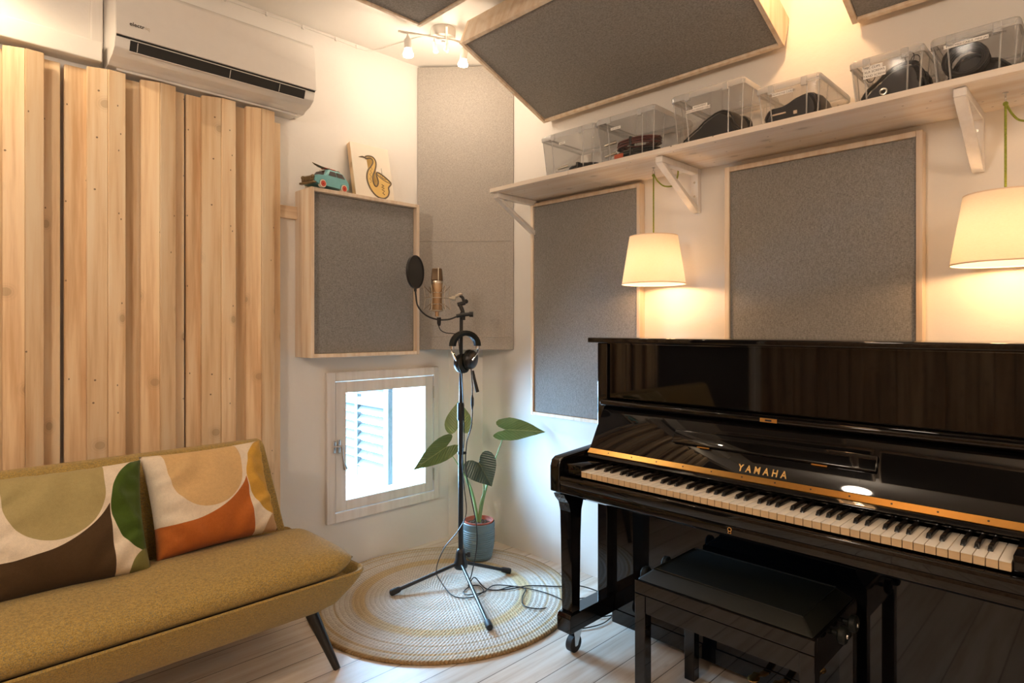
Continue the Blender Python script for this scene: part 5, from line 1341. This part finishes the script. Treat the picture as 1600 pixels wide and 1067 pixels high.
obj('plug_adapter', pl, 'rubber', t5, smooth=True)
# cables
def fl(x, y, z=None): return Vector((x, y, RZ+0.004 if z is None else z))
mcab = smoothpath([sp(685, 506), sp(685, 510), sp(688, 516), sp(696, 520), sp(706, 521), sp(714, 524, 3.0), sp(717, 540, 3.0), sp(722, 600, 3.0), sp(725, 680, 3.0), sp(722, 718, 3.0), sp(725, 760, 3.0), sp(728, 800, 3.0), sp(716, 825, 2.98), sp(695, 850, 2.96), sp(684, 880, 2.94),
                   Vector((1.830, 2.330, 0.035)), fl(1.800, 2.200), fl(1.850, 2.130), fl(1.930, 2.140), fl(1.960, 2.200), fl(1.925, 2.225), fl(1.860, 2.20), fl(1.850, 2.155, 0.022), fl(1.92, 2.125, 0.022), fl(2.02, 2.15), fl(2.10, 2.02), fl(2.13, 1.88), fl(2.10, 1.75), fl(2.0, 1.68, 0.006), fl(1.98, 1.62, 0.006), fl(2.10, 1.57, 0.006), fl(2.25, 1.60, 0.006)], 8)
t6 = thing('microphone_cable', 'thin black microphone cable looping down the stand and over the rug', 'cable', tuple(sp(685, 506)))
obj('cable_run', B().tube(mcab, 0.0024, 7), 'cable', t6, smooth=True)
xl = B(); xl.tube([sp(685, 496), sp(685, 505), sp(685.5, 509)], 0.010, 14, r_list=[0.0100, 0.0095, 0.006]); obj('connector', xl, 'cable', t6, smooth=True)
t7 = thing('headphone_cable', 'black headphone cable hanging from the stand and crossing the rug to the piano', 'cable', tuple(sp(740, 580, 2.975)))
hcab = smoothpath([sp(736, 575, 2.975), sp(738, 600, 2.975), sp(738, 625, 2.975), sp(738, 645, 2.975), sp(736, 665, 2.98), sp(730, 685, 2.99), sp(728, 700, 3.0), sp(727, 718, 3.0), sp(730, 745, 2.98), sp(738, 780, 2.96), sp(745, 815, 2.95), sp(745, 850, 2.94), sp(738, 885, 2.94), sp(733, 905, 2.94),
                   Vector((1.955, 2.23, 0.05)), fl(1.960, 2.150), fl(2.02, 2.08), fl(2.13, 2.03), fl(2.22, 1.93), fl(2.30, 1.86), fl(2.33, 1.75, 0.006), fl(2.27, 1.68, 0.006), fl(2.16, 1.70, 0.006), fl(2.13, 1.62, 0.006), fl(2.25, 1.575, 0.006), fl(2.40, 1.62, 0.006)], 8)
obj('cable_run', B().tube(hcab, 0.0028, 7), 'cable', t7, smooth=True)
il = B(); il.tube([sp(738, 615, 2.975), sp(738, 621, 2.975), sp(738, 630, 2.975), sp(738, 638, 2.975)], 0.006, 12, r_list=[0.003, 0.0072, 0.0072, 0.003]); obj('inline_joint', il, 'cable', t7, smooth=True)
ct = B(); ct.lathe([(0.0128, -0.006), (0.016, -0.006), (0.016, 0.006), (0.0128, 0.006), (0.0128, -0.006)], (sx, sy, 0.640), 16); ct.box(sx+0.003, sx+0.020, sy-0.022, sy-0.006, 0.634, 0.646, 0.002)
obj('cable_tie', ct, 'cable', bpy.data.objects['microphone_stand'], smooth=True)
pc_ = thing('floor_cable', 'thin black cable curling on the boards beside the left leg of the piano', 'cable', (2.0, 1.75, 0.0))
obj('cable_run', B().tube(smoothpath([fl(2.36, 1.70, 0.0045), fl(2.20, 1.80, 0.0045), fl(2.08, 1.83, 0.0045), Vector((1.99, 1.83, 0.0175)), Vector((1.96, 1.90, 0.0175)), Vector((2.02, 1.97, 0.0175)), Vector((2.09, 2.02, 0.0175)), Vector((2.07, 2.08, 0.0175)), Vector((1.99, 2.10, 0.0175))], 8), 0.0026, 7), 'cable', pc_, smooth=True)

# ================================================================== TOY CAR
cy_ = 2.775
TC = Vector((1.468, cy_, 1.9245))
t = thing('toy_car', 'light blue toy car with surfboard on its roof, on top of the grey box panel', 'toy car', tuple(TC))
t.rotation_euler = (0, 0, math.radians(14))
cw_ = 0.050
prof = [(-0.105, 0.020), (-0.108, 0.040), (-0.104, 0.052), (-0.085, 0.060), (-0.050, 0.064), (-0.030, 0.090), (-0.015, 0.099), (0.045, 0.099), (0.075, 0.092), (0.095, 0.062), (0.106, 0.050), (0.108, 0.030), (0.104, 0.018), (0.088, 0.014), (-0.085, 0.014)]
cb_ = B(); rings = []
for (yy, k) in ((-cw_, 0.90), (-cw_*0.88, 1.0), (-cw_*0.4, 1.02), (cw_*0.4, 1.02), (cw_*0.88, 1.0), (cw_, 0.90)):
    rings.append([])
    for (x, z) in prof:
        zz = 0.045+(z-0.045)*(k if z > 0.045 else 1.0)
        y2 = yy*(0.80 if z > 0.085 else 1.0)
        rings[-1].append(cb_.bm.verts.new((x*(0.5+0.5*k), y2, zz)))
m = len(prof)
for a, c in zip(rings, rings[1:]):
    for k in range(m): cb_.bm.faces.new((a[k], a[(k+1) % m], c[(k+1) % m], c[k]))
cb_.bm.faces.new(rings[0]); cb_.bm.faces.new(rings[-1][::-1])
obj('car_body', cb_, 'toyblue', t, smooth=True, local=True)
for s_ in (-1, 1):
    for q in ([(-0.030, 0.066), (0.020, 0.066), (0.020, 0.090), (-0.014, 0.090)], [(0.026, 0.066), (0.076, 0.066), (0.062, 0.088), (0.026, 0.090)]):
        wn_ = B(); wn_.hexa([(x, s_*(cw_*(0.955 if z < 0.08 else 0.83)), z) for (x, z) in q]+[(x, s_*(cw_*(0.955 if z < 0.08 else 0.83)+0.003), z) for (x, z) in q])
        obj('car_window', wn_, 'glassdark', t, local=True)
wn_ = B(); wn_.hexa([(-0.047, -0.036, 0.067), (-0.047, 0.036, 0.067), (-0.033, 0.030, 0.089), (-0.033, -0.030, 0.089), (-0.052, -0.036, 0.068), (-0.052, 0.036, 0.068), (-0.037, 0.030, 0.091), (-0.037, -0.030, 0.091)])
obj('windscreen', wn_, 'glassdark', t, local=True)
for (x, s_) in ((-0.066, -1), (0.068, -1), (-0.066, 1), (0.068, 1)):
    wl = B(); wl.cyl((x, s_*(cw_-0.012), 0.0192), (x, s_*(cw_+0.004), 0.0192), 0.019, 24); wo = obj('wheel', wl, 'toycream', t, smooth=True, local=True)
    wl = B(); wl.cyl((x, s_*(cw_+0.0042), 0.0192), (x, s_*(cw_+0.0062), 0.0192), 0.0135, 20); wl.sphere((x, s_*(cw_+0.006), 0.0192), 0.005, 10); obj('hubcap', wl, 'toyred', wo, smooth=True, local=True)
    wl = B(); wl.tube([(x+0.022*math.cos(a), s_*(cw_+0.001), 0.0192+0.022*math.sin(a)) for a in [PI*k/12 for k in range(13)]], 0.0022, 6); obj('wheel_arch', wl, 'toyblue', t, smooth=True, local=True)
gr = B(); gr.box(-0.117, -0.108, -0.040, 0.040, 0.026, 0.050, 0.002)
for k in range(9): gr.tube([(-0.119, -0.034+k*0.0085, 0.028), (-0.117, -0.034+k*0.0085, 0.052)], 0.0016, 6)
for yy in (-0.034, 0.034): gr.sphere((-0.112, yy, 0.046), 0.010, 12)
gr.box(-0.123, -0.104, -0.050, 0.050, 0.014, 0.024, 0.003)
obj('grille', gr, 'toybrown', t, smooth=True, local=True)
for x in (-0.010, 0.050):
    rk = B(); rk.tube([(x, -0.036, 0.098), (x, -0.034, 0.106), (x, 0.034, 0.106), (x, 0.036, 0.098)], 0.0014, 6)
    obj('roof_rack_bar', rk, 'chrome', t, smooth=True, local=True)
sb = B(); rings = []
for (x, w_, z) in ((-0.085, 0.001, 0.123), (-0.070, 0.008, 0.118), (-0.040, 0.014, 0.112), (0.0, 0.016, 0.109), (0.04, 0.015, 0.109), (0.07, 0.010, 0.109), (0.088, 0.002, 0.110)):
    rings.append([sb.bm.verts.new(p) for p in ((x, -w_, z), (x, 0, z+0.002), (x, w_, z), (x, 0, z-0.002))])
for a, c in zip(rings, rings[1:]):
    for k in range(4): sb.bm.faces.new((a[k], a[(k+1) % 4], c[(k+1) % 4], c[k]))
sb.bm.faces.new(rings[0][::-1]); sb.bm.faces.new(rings[-1])
so_ = obj('surfboard', sb, 'toybrown', t, smooth=True, local=True)
s2 = B(); s2.box(-0.018, 0.045, -0.0168, 0.0168, 0.1075, 0.1105, 0.001); obj('surfboard_stripe', s2, 'toyred', so_, local=True)

# ================================================================== SAXOPHONE PICTURE
P0 = Vector((1.640, 2.786, 1.9325)); th_ = math.radians(12.5)
t = thing('canvas_picture', 'small canvas with a painted yellow saxophone leaning on the wall over the panel', 'picture', tuple(P0))
up_ = Vector((0, math.sin(th_), math.cos(th_))); nx_ = Vector((1, 0, 0)); nm_ = Vector((0, -math.cos(th_), math.sin(th_)))
mm = frame4(nx_, up_, (0, 0, 0)); cwid, chgt = 0.232, 0.300
obj('canvas', B().box(0, cwid, 0, chgt, -0.0030, 0.0, 0.001, 1, mm), 'canvas', t, local=True)
obj('stretcher_frame', B().box(0.001, cwid-0.001, 0, chgt-0.001, -0.034, -0.0031, 0.001, 1, mm), 'pine_z', t, local=True)
def uvp(u, v, h_=0.0006):   # u right, v up, 0..1 on the canvas
    return nx_*(u*cwid)+up_*(v*chgt)+nm_*h_
# outline of the horn: neck, curved body, bell
left = [(0.36, 0.73), (0.47, 0.755), (0.535, 0.73), (0.53, 0.67), (0.47, 0.60), (0.39, 0.52), (0.34, 0.42), (0.335, 0.31), (0.38, 0.19), (0.47, 0.09), (0.58, 0.035), (0.72, 0.03), (0.83, 0.085), (0.88, 0.17), (0.88, 0.25), (0.96, 0.33), (0.92, 0.385), (0.80, 0.45), (0.66, 0.505), (0.60, 0.49), (0.60, 0.42), (0.62, 0.33), (0.58, 0.25), (0.52, 0.24), (0.48, 0.32), (0.49, 0.42), (0.56, 0.53), (0.61, 0.64), (0.61, 0.73), (0.55, 0.785), (0.44, 0.79), (0.36, 0.765)]
pth = smoothpath([(u, v, 0) for u, v in left], 4, True)
s_ = B(); f = s_.bm.faces.new([s_.bm.verts.new(uvp(p.x, p.y, 0.0005)) for p in pth]); bmesh.ops.triangulate(s_.bm, faces=[f])
e_ = bmesh.ops.extrude_face_region(s_.bm, geom=s_.bm.faces[:]); bmesh.ops.translate(s_.bm, verts=[v for v in e_['geom'] if isinstance(v, bmesh.types.BMVert)], vec=nm_*0.0006)
obj('painted_saxophone', s_, 'saxyellow', t, local=True)
s_ = B()
s_.tube([uvp(p.x, p.y, 0.0009) for p in pth], 0.0042, 6, closed=True)
s_.tube([uvp(0.18, 0.735, 0.001), uvp(0.27, 0.75, 0.001), uvp(0.38, 0.745, 0.001)], 0.004, 6, r_list=[0.001, 0.0048, 0.003])
s_.tube(smoothpath([uvp(u, v, 0.0012) for (u, v) in ((0.60, 0.48), (0.68, 0.42), (0.80, 0.37), (0.93, 0.34))], 4), 0.0022, 6)
s_.tube(smoothpath([uvp(u, v, 0.0012) for (u, v) in ((0.68, 0.46), (0.74, 0.42), (0.84, 0.395))], 4), 0.0020, 6)
s_.tube([uvp(0.75, 0.44, 0.001), uvp(0.745, 0.60, 0.001)], 0.0010, 5)
zz = [(0.70, 0.29), (0.76, 0.27), (0.69, 0.24), (0.76, 0.22), (0.69, 0.19), (0.76, 0.17), (0.70, 0.13), (0.75, 0.10)]
s_.tube([uvp(u, v, 0.0014) for u, v in zz], 0.0020, 6)
zz = [(0.50, 0.62), (0.47, 0.58), (0.50, 0.55), (0.44, 0.51), (0.47, 0.48), (0.41, 0.44), (0.45, 0.40), (0.40, 0.36), (0.44, 0.32), (0.41, 0.28)]
s_.tube([uvp(u, v, 0.0014) for u, v in zz], 0.0012, 5)
obj('painted_outline', s_, 'saxdark', t, smooth=True, local=True)

# picture leaning wedge behind the canvas is its own stretcher frame
print('objects', len(bpy.data.objects))
